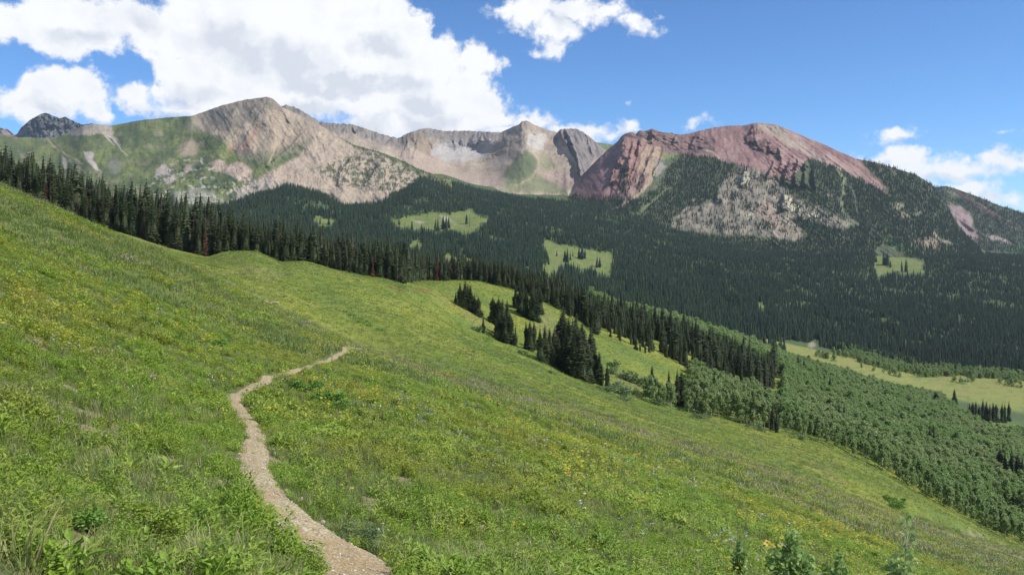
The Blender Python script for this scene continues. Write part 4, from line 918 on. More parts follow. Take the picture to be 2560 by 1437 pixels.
# ------------------------------------------------------------------ forest: the uncountable rest
U = np.array(used)
def not_used(P, d):
    ok = np.ones(len(P), bool); near = (P[:, 1] < 600)
    q = np.where(near)[0]
    for c in range(0, len(q), 3000):
        s = q[c:c + 3000]; dd = np.hypot(P[s, None, 0] - U[None, :, 0], P[s, None, 1] - U[None, :, 1]).min(1); ok[s] = dd > d
    return ok
vis = (PXG[None, :] > -150) & (PXG[None, :] < 2720)
PXX = PXG[None, :] + 0 * ROW
# spruce density on the main ground
asp_zone = inpoly(PXX, ROW, [(1470, 735), (1560, 755), (1640, 775), (1820, 830), (1905, 862), (2124, 915), (2212, 948), (2350, 992), (2420, 1040), (2560, 1052), (2800, 1100), (2800, 1500), (2560, 1362), (2412, 1283), (2310, 1217), (2190, 1172), (2110, 1128), (1946, 1076), (1925, 1010), (1880, 970), (1700, 905), (1560, 850), (1480, 800)], 3) * (YG > 270) * (YG < 860)
OPENPTS = [(1885, 838), (1990, 866), (2155, 900), (2279, 933), (2560, 955), (2800, 980), (2800, 1060), (2560, 1062), (2500, 1056), (2420, 1026), (2350, 975), (2212, 948), (2124, 917), (1905, 862)]
open_m = inpoly(PXX, ROW, OPENPTS, 2) * (YG > 640) * (YG < 1100)
open2 = inpoly(PXX, ROW, [(2465, 1055), (2535, 1058), (2560, 1085), (2480, 1090)], 3) * (YG > 500)
sp = np.where((YG > 380) & vis, 1 / 20.0, 0)
lineY = np.interp(PXG, [b[0] for b in BASE] + [1560, 1700, 1930, 1960, 4200], [b[1] for b in BASE] + [432, 432, 420, 900, 900])[None, :]
sp = np.where(YG < lineY + 7, 0, sp); sp = np.where((YG > lineY + 7) & (YG < lineY + 110) & (PXX < 1490), 1 / 8.0, sp); sp = np.where((YG > lineY + 7) & (YG < lineY + 50) & (PXX >= 1490) & (PXX < 1960), 1 / 70., sp)
sp = np.where((YG > lineY + 110) & (PXX > 1480) & (YG < 860), 0, sp)
sp = np.where((YG > lineY + 70) & (PXX < 1490), 0, sp); sp = np.where(YG > 860, 1 / 20.0, sp); sp = np.where(YG > 1200, 1 / 28.0, sp); sp = np.where(YG > 1700, 1 / 42.0, sp); sp = np.where(YG > 2300, 1 / 60.0, sp)
HPX = 10.5 / YG * F
for kk in (0, .35, .7, 1.0): sp = sp * (1 - .96 * clearing(PXX, ROW - HPX * kk) * (YG > 800))
sp = sp * (1 - open_m) * (1 - inpoly(PXX, ROW, MEAD_BASE, 3))
sp = sp * np.where(YG > 1000, .15 + 1.1 * sstep(-.55, -.1, fbm(XG / 60, YG / 60, 5, 211)), 1)
sp = sp * np.where((PXX > 1960) & (YG < 1050) & (YG > 860), 0.0, 1)
sp = sp * np.where((PXX < 620) & (YG > 1950), .25 * sstep(0, .3, fbm(XG / 80, YG / 60, 3, 212)), 1)
sp = sp * (YG < 2900) * (1 - ell(PXX, ROW, 2033, 862, 14, 10) * (YG > 900))
P1, i1, j1 = cells(XG, YG, ZG, sp)
P1 = P1[not_used(P1, 2.6)]
# visible from roughly here: drop what the first treeline hides entirely
def forest3(px, py):
    wx, wy = warp(px, py, 8, 24, 221)
    d = np.zeros(px.shape)
    for pts, k in (
        ([(1645, 470), (1665, 430), (1690, 410), (1700, 388), (1745, 392), (1790, 400), (1842, 418), (1830, 440), (1795, 468), (1792, 500), (1760, 508), (1720, 518), (1680, 552), (1668, 580), (1640, 760), (1380, 760), (1400, 505), (1440, 492), (1500, 498), (1545, 492), (1600, 500)], 1),
        ([(1545, 430), (1570, 410), (1580, 440), (1570, 490), (1545, 480)], .7), ([(1585, 440), (1612, 455), (1600, 480), (1588, 470)], .7),
        ([(2016, 400), (2080, 418), (2130, 440), (2170, 458), (2234, 494), (2200, 450), (2150, 402), (2200, 404), (2334, 464), (2400, 560), (2460, 640), (2700, 680), (2700, 760), (1640, 760), (1680, 580), (1800, 592), (1990, 606), (2018, 592), (1978, 548), (2000, 545), (2060, 565), (2110, 578), (2140, 566), (2080, 530), (2010, 500), (1965, 470), (1900, 432), (1960, 445), (2030, 470)], 1),
        ([(1980, 470), (2030, 470), (2110, 570), (2040, 560), (1975, 520)], .35)):
        d = np.maximum(d, inpoly(wx, wy, pts, 3) * k)
    spk = inpoly(wx, wy, [(1740, 490), (1850, 410), (1900, 425), (1980, 470), (2120, 570), (1960, 600), (1880, 590), (1760, 585), (1680, 570)], 6) * (.05 + sstep(.12, .4, fbm(px / 16, py / 12, 3, 222)) * .6)
    for a, b, rx, ry in ((1825, 492, 22, 12), (1868, 520, 14, 10), (1905, 570, 26, 10), (1775, 560, 12, 7), (1812, 572, 26, 9), (1862, 470, 16, 12), (1700, 560, 10, 6), (1745, 540, 14, 6), (1900, 450, 20, 10), (1935, 480, 12, 12)): d = np.maximum(d, ell(wx, wy, a, b, rx, ry, .4) * .75)
    d = np.maximum(d, spk); d = np.maximum(d, ell(wx, wy, 1710, 395, 30, 12) * .4); d = np.maximum(d, ell(wx, wy, 1860, 436, 34, 20) * .35)
    for q, w in (([(1640, 420), (1625, 450), (1606, 478), (1570, 505), (1500, 535), (1450, 555)], 4), ([(1598, 440), (1590, 470), (1574, 492), (1540, 520)], 3), ([(1672, 470), (1640, 500), (1610, 525), (1580, 545)], 3),
                 ([(2094, 428), (2112, 450), (2108, 490), (2100, 520), (2120, 548), (2145, 560)], 4), ([(2125, 465), (2138, 500), (2146, 545)], 2.5), ([(2334, 585), (2350, 600), (2375, 610)], 5)):
        d = d * (1 - onseg(wx, wy, q, w, w))
    for a, b, rx, ry in ((2245, 518, 15, 11), (2262, 540, 12, 7), (2072, 490, 9, 7), (2295, 535, 9, 6), (2322, 610, 28, 12)): d = d * (1 - ell(wx, wy, a, b, rx, ry, .5) * .8)
    d = d * (1 - .5 * ((px - 2150) * 0.35 + 400 + 22 > py) * (px > 2150) * sstep(.1, .4, fbm(px / 12, py / 9, 3, 223)))
    d = d * (1 - clearing(px, py))
    return d
def forest1(px, py):
    wx, wy = warp(px, py, 6, 20, 231)
    d = inpoly(wx, wy, [(780, 420), (850, 405), (900, 380), (940, 385), (1011, 404), (1050, 424), (1130, 450), (1130, 520), (1040, 455), (985, 480), (900, 475), (850, 465), (800, 440)], 5) * (.2 + .8 * sstep(-.1, .25, fbm(px / 14, py / 11, 3, 232)))
    d = np.maximum(d, onseg(wx, wy, [(860, 352), (884, 363), (958, 386), (1011, 408), (1060, 430)], 2, 8) * .55)
    d = np.maximum(d, inpoly(wx, wy, [(360, 410), (640, 380), (720, 440), (640, 520), (380, 520)], 20) * sstep(.18, .4, fbm(px / 10, py / 7, 3, 233)) * .30)
    return d
def forest4(px, py):
    d = .8 + .5 * sstep(-.2, .2, fbm(px / 12, py / 10, 4, 241))
    d = d * (1 - inpoly(px, py, [(2367, 505), (2401, 514), (2427, 534), (2448, 602), (2425, 594), (2403, 585), (2383, 551)], 3)) * (1 - inpoly(px, py, [(2340, 455), (2400, 470), (2440, 500), (2380, 500)], 3) * .8)
    d = d * (1 - .8 * onseg(px, py, [(2395, 480), (2420, 500), (2470, 530), (2500, 545)], 7, 3)) * (1 - .8 * onseg(px, py, [(2478, 595), (2500, 598), (2525, 606)], 6, 4)) * (1 - .7 * onseg(px, py, [(2480, 632), (2520, 652), (2545, 668)], 5, 3))
    return d
mt = []
for S, fn, dn in ((S3, forest3, 1 / 26.), (S1, forest1, 1 / 50.), (S4, forest4, 1 / 45.)):
    PX_, PY_, X_, Y_, Z_ = S
    P, i, j = cells(X_, Y_, Z_, fn(PX_, PY_) * dn)
    # cells() measures plan area, so steep ground gets its share
    hgt = {id(S3): .85, id(S1): .50, id(S4): .8}[id(S)] if False else (.62 if fn is forest3 else .42 if fn is forest1 else .62)
    mt.append((P, np.full(len(P), hgt)))
# trees dotted in the clearings
dots = []
for px, py, h in ((1392, 640, 12), (1412, 655, 24), (1419, 656, 28), (1426, 650, 16), (1447, 646, 22), (1455, 648, 28), (1462, 646, 18), (1492, 669, 22), (1499, 668, 20), (1432, 640, 10), (998, 562, 14), (1088, 575, 22), (1095, 578, 24), (1108, 573, 26), (1116, 576, 30), (1122, 570, 22), (1125, 538, 12), (1030, 574, 18), (2210, 662, 26), (2219, 664, 26), (2226, 668, 14), (2255, 680, 22), (2265, 680, 26), (1166, 560, 20), (1174, 566, 24), (800, 560, 14), (822, 562, 16)):
    X, Y, Z = hit(px, py, 900); dots.append((X, Y, Z, 1.45 * h / F * Y / 20.0))
dots = np.array(dots)
hs = RNG.normal(.64, .19, len(P1)).clip(.25, 1.05) * np.where(P1[:, 1] < 640, np.interp(CX + P1[:, 0] / P1[:, 1] * F, [480, 640, 1300, 1500], [1.38, 1.05, .95, 1.12]), 1.0)
PT = np.vstack([P1, dots[:, :3]] + [m_[0] for m_ in mt]); HS = np.r_[hs, dots[:, 3]] 
for m_ in mt: HS = np.r_[HS, m_[1] * RNG.normal(1, .22, len(m_[0])).clip(.45, 1.6)]
PT[:, 2] -= .6
n = len(PT); print('forest trees', n); ndot = (len(P1), len(P1) + len(dots))
rr = np.zeros((n, 3)); rr[:, 2] = RNG.random(n) * 6.28; rr[:, 0] = RNG.normal(0, .02, n); rr[:, 1] = RNG.normal(0, .02, n)
fat = RNG.uniform(.85, 1.35, n); fat[ndot[0]:ndot[1]] = 1.7; fat[PT[:, 1] < 600] *= 1.2; ssx = np.stack([HS * fat, HS * fat, HS], 1)
tm = []
for i in range(5):
    B = spruce_crown(rnd, HREF, (2.3, 2.7, 3.1, 2.0, 2.6)[i], 13, 6, core=True, low=.02, sharp=.62); tm.append(B)
B = spruce_crown(rnd, HREF, 1.6, 13, 5, core=False, thin=.25); B.tube([(0, 0, -1), (0, 0, 19)], [.2, .03], 4); B.m = [1] * len(B.m); tm.append(B)
var = np.where(RNG.random(n) < .035, 5, RNG.integers(0, 5, n))
B = spruce_crown(rnd, HREF, 2.0, 20, 6, core=False, thin=.15); B.m = [2] * len(B.m); tm.append(B)
var = np.where((RNG.random(n) < .10) & (PT[:, 1] < 560) & (CX + PT[:, 0] / PT[:, 1] * F < 1200), 6, var)
for i in range(3):
    B = spruce_crown(rnd, HREF, (2.6, 3.0, 2.3)[i], 24, 8, core=True, low=.02, sharp=.58); B.m = [3] * len(B.f); tm.append(B)
var = np.where((PT[:, 1] < 720) & (var < 5), 7 + RNG.integers(0, 3, n), var)
scatter('spruce_forest', tm, PT, var, rr, ssx, 'dark spruce forest covering the far valley slopes and lower mountainsides', [M['far_spruce'], M['grey'], M['rust'], M['spruce']])

# aspen wood
ad = np.where(asp_zone > .5, 1 / 5.2, 0) * (.06 + .95 * sstep(-.42, -.15, fbm(XG / 25, YG / 30, 3, 251)))
ad = np.where((YG > 830) & (YG < 1000) & (PXX > 1880), .03 * sstep(.42, .5, fbm(XG / 40, YG / 50, 2, 256)), ad)
hidecut = np.ones(ROW.shape)
for kk in (0, .3, .6, .9, 1.15): hidecut = hidecut * (1 - inpoly(PXX, ROW - 8.0 / YG * F * kk, OPENPTS, 2) * (YG > 500) * (YG < 900))
ad = np.where((PXX > 2080) & (YG > 1000) & (YG < 1045) & (PXX < 2700), 1 / 14. * sstep(-.1, .2, fbm(PXX / 60, YG / 60, 3, 252)), ad)
for pl in ([(2085, 868), (2200, 884), (2290, 915), (2290, 934), (2220, 926), (2150, 906)], [(2285, 925), (2310, 915), (2400, 925), (2390, 940), (2300, 944)], [(2400, 925), (2560, 940), (2720, 950), (2720, 965), (2420, 944)]):
    ad = np.maximum(ad, inpoly(PXX, ROW, pl, 2) * (YG > 850) * (YG < 1100) / 12.)
ad = np.where((PXX < 1960) & (YG < 560), np.where((PXX > 1720) & (YG > 360) & (YG < 420), 1 / 11., 0), ad)
ad = np.where(YG < np.interp(PXG, [1950, 2100, 2200, 2350, 2590], [335, 330, 325, 312, 300])[None, :] - 8, 0, ad) * vis * (1 - open2) * hidecut *  (1 - ell(PXX, ROW, 1925, 1000, 18, 22) * (YG < 500))
P2, i2, j2 = cells(XG, YG, ZG, ad)
ok = np.ones(len(P2), bool)
P2 = P2[not_used(P2, 2.2)]; n = len(P2); print('aspens', n)
rr = np.zeros((n, 3)); rr[:, 2] = RNG.random(n) * 6.28
h = RNG.normal(.74, .11, n).clip(.4, 1.05) * (1 + .15 * fbm(P2[:, 0] / 30, P2[:, 1] / 30, 2, 253)); h = h * np.where((P2[:, 1] > 470) & (P2[:, 1] < 700) & (CX + P2[:, 0] / P2[:, 1] * F < 1950), 1.45, 1); f = RNG.uniform(1.15, 1.7, n)
tm = []
for i in range(5):
    Bc, cl = aspen_crown(rnd, 10.0, rnd.uniform(1.8, 2.4), 800, .36, .14)
    Bc.m = [0] * len(Bc.f); k0 = len(Bc.f); Bc.tube([(0, 0, -1), (0, 0, 8)], [.12, .04], 4, 1); tm.append(Bc)
scatter('aspen_wood', tm, P2 - np.array([0, 0, .3]), RNG.integers(0, 5, n), rr, np.stack([h * f, h * f, h], 1), 'mass of grey green aspens filling the valley below the meadow', [M['aspen'], M['aspen_bark']])

# ------------------------------------------------------------------ the trail
nr = len(TX); nx = 13
dX = np.gradient(TX); dY = np.gradient(TY); dl = np.hypot(dX, dY); nxv = dY / dl; nyv = -dX / dl
us = np.linspace(-1, 1, nx)
wob = 1 + .16 * fbm(ss[:, None] / .9, 0 * ss[:, None] + 3, 3, 301) ; wob2 = 1 + .16 * fbm(ss[:, None] / .9, 0 * ss[:, None] + 9, 3, 302)
wf = np.where(us[None, :] < 0, wob, wob2)
PXs = TX[:, None] + nxv[:, None] * us[None, :] * TW[:, None] * wf * 1.18; PYs = TY[:, None] + nyv[:, None] * us[None, :] * TW[:, None] * wf * 1.18
zc = terr_z(PXs, PYs)
ze = .05 + .05 * sstep(25, 60, PYs) - .075 * us[None, :] ** 4 + .012 * fbm(PXs / .12, PYs / .12, 3, 303)
zl = zc * .6 + zc.mean(1, keepdims=True) * .4
PZs = np.maximum(zl, zc - .01) + ze
mp, ntp, bpn = newmat('trodden_gravel_path')
pp = mapping(ntp, (1, 1, 1))
v = N(ntp, 'ShaderNodeTexVoronoi'); v.inputs['Scale'].default_value = 42; v.inputs['Randomness'].default_value = 1; L(ntp, pp, v.inputs['Vector'])
sepv = N(ntp, 'ShaderNodeSeparateColor'); L(ntp, v.outputs['Color'], sepv.inputs[0])
cst = ramp(ntp, sepv.outputs[0], [(0, (.26, .215, .15)), (.45, (.42, .35, .25)), (.8, (.50, .43, .32)), (1, (.62, .56, .45))])
dirt = ramp(ntp, noise(ntp, pp, 1.6, 5, .6), [(.4, (0, 0, 0)), (.6, (1, 1, 1))])
cst = mult(ntp, cst, (.40, .27, .15), 'MIX', mult(ntp, dirt, (.55, .55, .55)))
cst = mult(ntp, cst, (.86, .84, .70)); cst = mult(ntp, cst, ramp(ntp, noise(ntp, pp, 30, 4, .7), [(.3, (.72, .72, .72)), (.7, (1.2, 1.2, 1.2))]))
L(ntp, cst, bpn.inputs['Base Color'])
bb = N(ntp, 'ShaderNodeBump'); bb.inputs['Strength'].default_value = .6; bb.inputs['Distance'].default_value = .015; L(ntp, v.outputs['Distance'], bb.inputs['Height']); L(ntp, bb.outputs[0], bpn.inputs['Normal'])
M['path'] = mp
me = mesh_from('trail_surface', np.stack([PXs, PYs, PZs], -1).reshape(-1, 3), grid_faces(nr, nx)[:, ::-1], [mp], smooth=True)
link('path', me, kind='structure', label='narrow gravel hiking trail winding down the meadow')
# the short stretch that shows again on the next rise
t2 = np.array(TRAIL2); q = np.linspace(0, len(t2) - 1, 60); a = np.stack([np.interp(q, range(len(t2)), t2[:, k]) for k in range(2)], 1)
d = np.gradient(a, axis=0); d /= np.linalg.norm(d, axis=1)[:, None]; nn = np.stack([d[:, 1], -d[:, 0]], 1)
pts = np.stack([a + nn * o for o in (-.55, -.25, .25, .55)], 1); z = terr_z(pts[..., 0], pts[..., 1]); z = z.max(1, keepdims=True) + np.array([-.1, .12, .12, -.1])
me = mesh_from('far_trail_surface', np.concatenate([pts, z[..., None]], -1).reshape(-1, 3), grid_faces(60, 4)[:, ::-1], [mp], smooth=True)
link('path', me, kind='structure', label='far stretch of the trail showing again on the next rise')

# pebbles on and beside the trail
def pebble(r_, k):
    B = Bag(); n = 6; rings = ((-.35, .7), (.0, 1), (.45, .75)); 
    for z, r in rings:
        for i in range(n):
            t = 6.283 * i / n; q_ = r * r_.uniform(.75, 1.15); B.v.append((math.cos(t) * q_, math.sin(t) * q_ * .8, z * r_.uniform(.8, 1.1)))
    B.v.append((0, 0, .62))
    for j in range(2):
        for i in range(n): B.f.append((j * n + i, j * n + (i + 1) % n, (j + 1) * n + (i + 1) % n, (j + 1) * n + i)); B.m.append(k)
    for i in range(n): B.f.append((2 * n + i, 2 * n + (i + 1) % n, 3 * n)); B.m.append(k)
    return B
def stone_mat(nm, c0, c1, c2):
    m, nt, b = newmat(nm); oi = N(nt, 'ShaderNodeObjectInfo'); c = ramp(nt, oi.outputs['Random'], [(0, c0), (.5, c1), (1, c2)])
    c = mult(nt, c, ramp(nt, noise(nt, mapping(nt, (1, 1, 1)), 18, 5, .7), [(.3, (.7, .7, .7)), (.7, (1.25, 1.25, 1.25))])); L(nt, c, b.inputs['Base Color']); return m
M['pebble'] = stone_mat('trail_pebbles', (.24, .20, .15), (.40, .33, .24), (.54, .48, .38))
M['boulder'] = plain_mat('pale_tan_stone', (.27, .21, .15), (.50, .43, .33), 9.0, bump=.02)
n = 16000
i = (RNG.random(n) ** 2.0 * (len(TX) - 200)).astype(int); side = np.where(RNG.random(n) < .6, RNG.choice([-1, 1], n) * (1 + RNG.normal(0, .16, n)), RNG.uniform(-1, 1, n))
side = np.where((side > 0) & (RNG.random(n) < .25), side + RNG.random(n) * .5, side)
x = TX[i] + nxv[i] * side * TW[i]; y = TY[i] + nyv[i] * side * TW[i]
ui = (np.clip(side, -1.05, 1.05) / 1.18 + 1) / 2 * (nx - 1); u0 = np.clip(ui.astype(int), 0, nx - 2)
zz = PZs[i, u0] * (1 - (ui - u0)) + PZs[i, u0 + 1] * (ui - u0); zz = np.where(np.abs(side) > 1.0, terr_z(x, y) + .015, zz)
sz = RNG.lognormal(-4.75, .45, n).clip(.004, .045)
rr = RNG.uniform(-.5, .5, (n, 3)); rr[:, 2] = RNG.random(n) * 6.28
scatter('gravel', [pebble(rnd, 0) for _ in range(4)], np.stack([x, y, zz], 1), RNG.integers(0, 4, n), rr, np.stack([sz * 1.2, sz, sz * .8], 1), 'loose pale gravel scattered over and along the trail', [M['pebble']])
def stone(px, py, w, label):
    X, Y, Z = hit(px, py); s = w / F * Y / 2; B = Bag()
    n = 9; r_ = random.Random(int(px)); rg = ((-.6, .8), (-.15, 1.05), (.25, .9), (.55, .5))
    for z, r in rg:
        for k_ in range(n):
            t = 6.283 * k_ / n; q_ = r * r_.uniform(.78, 1.15); B.v.append((math.cos(t) * q_ * s, math.sin(t) * q_ * s * .8, z * s * r_.uniform(.7, 1.1)))
    B.v.append((0, 0, .6 * s))
    for j in range(3):
        for k_ in range(n): B.f.append((j * n + k_, j * n + (k_ + 1) % n, (j + 1) * n + (k_ + 1) % n, (j + 1) * n + k_)); B.m.append(0)
    for k_ in range(n): B.f.append((3 * n + k_, 3 * n + (k_ + 1) % n, 4 * n)); B.m.append(0)
    o = link('stone', B.mesh('stone', [M['boulder']]), label=label, cat='stone', group='stones near the trail'); o.location = (X, Y, Z + .12 * s + .03); o.rotation_euler = (.2, -.15, px)
stone(352, 1172, 15, 'small pale stone half buried in the grass left of the trail'); stone(632, 1254, 13, 'tan stone on the left rim of the trail at its narrow part')
stone(270, 1282, 14, 'pinkish stone in the grass above the bare patch'); stone(752, 1255, 22, 'flat tan stone on the right rim of the trail beside dry grass'); stone(715, 1232, 14, 'small cream stone on the right bank of the trail')
stone(548, 1212, 20, 'tan stone in a bare scrape left of the trail'); stone(486, 1208, 16, 'reddish stone farther left in the bare scrape'); stone(805, 1312, 16, 'cream stone on the right gravel edge low on the trail'); stone(758, 1335, 30, 'flat embedded slab in the lower trail tread')

# ------------------------------------------------------------------ grass and flowers
def blade(B, x, y, h, a, lean, w, m=0, seg=3):
    d = (math.cos(a), math.sin(a)); s_ = (-math.sin(a), math.cos(a)); pts = []
    for i in range(seg):
        t = i / seg; r = lean * t * t; ww = w * (1 - .65 * t) / 2
        pts.append(((x + d[0] * r - s_[0] * ww, y + d[1] * r - s_[1] * ww, h * t * (1 - .15 * t)), (x + d[0] * r + s_[0] * ww, y + d[1] * r + s_[1] * ww, h * t * (1 - .15 * t))))
    tip = (x + d[0] * lean, y + d[1] * lean, h * .85 - .1 * lean)
    for p, q_ in zip(pts[:-1], pts[1:]): B.tri((p[0], p[1], q_[1], q_[0]), m)
    B.tri((pts[-1][0], pts[-1][1], tip), m)
def tuft(r_, n, h, rad, w, lean, m=0, seg=3, dry=0.0, dm=2):
    B = Bag()
    for _ in range(n):
        a = r_.uniform(0, 6.283); q_ = rad * math.sqrt(r_.random())
        blade(B, math.cos(a) * q_, math.sin(a) * q_, h * r_.uniform(.55, 1.15), a + r_.uniform(-1, 1), lean * r_.uniform(.3, 1.2), w * r_.uniform(.7, 1.3), dm if r_.random() < dry else m, seg)
    return B
def leafp(B, o, a, el, ln, w, m):
    d = Vector((math.cos(a) * math.cos(el), math.sin(a) * math.cos(el), math.sin(el))); s_ = Vector((-math.sin(a), math.cos(a), 0)); o = Vector(o)
    mid = o + d * ln * .45 + Vector((0, 0, .04 * ln)); tip = o + d * ln + Vector((0, 0, -.12 * ln))
    B.tri((o, mid - s_ * w / 2, tip, mid + s_ * w / 2), m)
def forb(r_, stems, h, rad, nl, ln, w, m=1, head=None, hr=.02, hm=3):
    B = Bag()
    for _ in range(stems):
        a = r_.uniform(0, 6.283); q_ = rad * math.sqrt(r_.random()); x, y = math.cos(a) * q_, math.sin(a) * q_; H = h * r_.uniform(.6, 1.15)
        lx, ly = x + r_.uniform(-.05, .05), y + r_.uniform(-.05, .05)
        B.tri(((x - .004, y, 0), (x + .004, y, 0), (lx, ly, H)), m)
        for k_ in range(nl):
            t = (k_ + .5) / nl; leafp(B, (x + (lx - x) * t, y + (ly - y) * t, H * t), k_ * 2.4 + r_.uniform(-.4, .4), r_.uniform(.0, .9), ln * (1.1 - .5 * t) * r_.uniform(.7, 1.2), w, m)
        if head: 
            for k_ in range(head):
                aa = r_.uniform(0, 6.283); rr_ = hr * r_.uniform(0, 1.6); c = Vector((lx + math.cos(aa) * rr_, ly + math.sin(aa) * rr_, H + r_.uniform(-.3, .5) * hr)); s_ = hr * r_.uniform(.5, .9)
                qq = Vector((r_.uniform(-.5, .5), r_.uniform(-.5, .5), 1)).to_track_quat('Z', 'Y')
                B.tri([c + qq @ Vector((math.cos(t_) * s_, math.sin(t_) * s_, 0)) for t_ in (0, 1.26, 2.51, 3.77, 5.03)], hm)
    return B
T = [tuft(rnd, 26, .30, .10, .009, .16, 0, 3, .10), tuft(rnd, 30, .22, .13, .008, .20, 0, 3, .2), tuft(rnd, 22, .32, .09, .010, .2, 0, 4, .15),          # 0-2 near grass
     forb(rnd, 7, .36, .14, 12, .12, .032), forb(rnd, 9, .28, .17, 9, .10, .034), forb(rnd, 4, .22, .07, 6, .28, .06),                               # 3-5 near forbs
     tuft(rnd, 16, .34, .18, .022, .22, 0, 2, .12), tuft(rnd, 16, .26, .2, .022, .2, 0, 2, .3), forb(rnd, 7, .36, .22, 6, .17, .06), forb(rnd, 8, .3, .24, 5, .15, .065),  # 6-9 middle
     tuft(rnd, 14, .5, .5, .07, .35, 0, 2, .1), tuft(rnd, 12, .42, .5, .08, .35, 2, 2, .0), forb(rnd, 7, .45, .5, 3, .30, .12), tuft(rnd, 20, .28, .10, .008, .16, 2, 3)]   # 10-13 far, 13 near dry tuft
soil = lambda x, y: sstep(.28, .42, fbm(x / 1.3, y / 1.3, 4, 311))
pxg = PXG[None, :] + 0 * ROW
frus = (pxg > -260) & (pxg < 2830)
dens = np.select([YG < 9, YG < 20, YG < 60, YG < 140, YG < 345], [190., 95., 24., 6.5, 1.7], 0.) * frus
dens = np.where((YG > 300) & (YG < 465) & (pxg > 1020) & (pxg < 1960), .9, dens); dens = np.where(YG > lineY + 3, 0, dens)
PG, gi_, gj_ = cells(XG, YG, ZG, dens)
td = trail_dist(PG[:, 0], PG[:, 1]); keep = td > RNG.normal(.01, .05, len(PG)) + np.where(PG[:, 1] > 24, .16, 0) + np.where(PG[:, 1] > 55, .12, 0)
x, y = PG[:, 0], PG[:, 1]; gpx = CX + x / y * F; gpy = HY - PG[:, 2] / y * F
bare = soil(x, y) * (y < 16) + ell(gpx, gpy, 195, 1375, 75, 45, .5) * .9 * (y < 12) + ell(gpx, gpy, 520, 1210, 50, 14, .5) * .7 * (y < 30)
keep &= RNG.random(len(PG)) > bare * .96
PG = PG[keep]; x, y, gpx, gpy, td = PG[:, 0], PG[:, 1], gpx[keep], gpy[keep], td[keep]
n = len(PG); R1 = RNG.random(n); R2 = RNG.random(n)
fz = sstep(-.1, .25, fbm(x / 1.6, y / 2.2, 4, 321)); fz_far = sstep(-.1, .3, fbm(x / 9, y / 14, 4, 322)); dz = sstep(.15, .5, fbm(x / 6, y / 9, 4, 323))
cr_ = np.interp(gpx, *zip(*CREST)); band = np.exp(-((gpy - cr_ - 4) / 14.0) ** 2) * (y > 60) * sstep(500, 1000, gpx)
dryz = np.maximum(dz * .25, band * .6); dryz = np.maximum(dryz, inpoly(gpx, gpy, [(1850, 1200), (2044, 1225), (2265, 1305), (2560, 1392), (2560, 1437), (2350, 1400), (2150, 1320), (1950, 1260)], 12) * .4)
leaf = R1 < np.where(y < 60, np.where(y < 20, .10 + fz * .50, .2 + fz * .75), fz_far * .6)
var = np.where(leaf, np.where(y < 20, 3 + (R2 * 2.3).astype(int), np.where(y < 60, 8 + (R2 * 2).astype(int), 12)), np.where(y < 20, (R2 * 3).astype(int), np.where(y < 60, 6 + (R2 * 2).astype(int), 10)))
dd = RNG.random(n) < dryz; var = np.where(dd, np.where(y < 20, 13, np.where(y < 60, 7, 11)), var)
s = RNG.lognormal(0, .25, n).clip(.5, 1.7) * np.where(y < 60, 1.0, np.where(y < 140, .70, .80)) * (.75 + .5 * fbm(x / 2.5, y / 3, 3, 325) + .15); s = s * np.clip(.6 + td * 1.6, .55, 1) * np.where(y < 20, .62, np.where(y < 60, .72, 1))
s = np.clip(s, .3, 1.9)
rr = np.zeros((n, 3)); rr[:, 0] = RNG.normal(0, .14, n); rr[:, 1] = RNG.normal(.10, .14, n); rr[:, 2] = RNG.random(n) * 6.28
PG[:, 2] -= .01; print('grass', n)
scatter('grass', T, PG, var, rr, np.stack([s, s, s * RNG.uniform(.8, 1.2, n)], 1), 'lush green grass and leafy herbs covering the sloping meadow', [M['grass'], M['forb'], M['dry']])

# flowers
FT = [forb(rnd, 4, .42, .10, 3, .09, .015, 0, 4, .022, 1), forb(rnd, 4, .46, .10, 4, .08, .014, 0, 7, .015, 2), forb(rnd, 3, .40, .06, 3, .07, .015, 0, 6, .013, 3),
      forb(rnd, 7, .44, .30, 2, .12, .03, 0, 4, .038, 1), forb(rnd, 5, .44, .25, 2, .12, .03, 0, 3, .030, 2), forb(rnd, 5, .4, .25, 2, .12, .03, 0, 3, .030, 3),
      forb(rnd, 9, .42, .55, 1, .2, .05, 0, 2, .045, 1), forb(rnd, 7, .42, .5, 1, .2, .05, 0, 2, .045, 3), forb(rnd, 8, .75, .2, 5, .12, .03, 4, 4, .03, 4)]
dens = np.select([YG < 9, YG < 20, YG < 60, YG < 140, YG < 330], [2.0, 3.2, 2.6, 1.6, .3], 0.) * frus; dens = np.where(YG > lineY - 4, 0, dens)
PF, _, _ = cells(XG, YG, ZG, dens)
x, y = PF[:, 0], PF[:, 1]; td = trail_dist(x, y); gpx = CX + x / y * F; gpy = HY - PF[:, 2] / y * F
zone = np.maximum.reduce([ell(gpx, gpy, 250, 760, 460, 150, .7), ell(gpx, gpy, 1500, 1130, 560, 130, .7), ell(gpx, gpy, 2050, 1330, 330, 100, .7), ell(gpx, gpy, 700, 900, 300, 90, .6) * .7, .18 + 0 * x])
ye = .8 * sstep(-.2, .6, fbm(x / 5, y / 8, 4, 331)) * zone * np.where(y > 9, 1, .15); wh = sstep(-.1, .6, fbm(x / 3, y / 5, 4, 332)) * .12; pu = sstep(.25, .5, fbm(x / 7, y / 7, 4, 333)) * .5 * (y > 12)
st = sstep(.2, .45, fbm(x / 8, y / 8, 3, 334)) * (gpx < 750) * (y > 40) * .55 * sstep(60, 0, gpy - np.interp(gpx, *zip(*CREST)))
r = RNG.random(len(x)); kind = np.select([r < ye, r < ye + wh * .5, r < ye + wh * .5 + pu * .5, r < ye + .5 * wh + .5 * pu + st], [0, 1, 2, 8], -1)
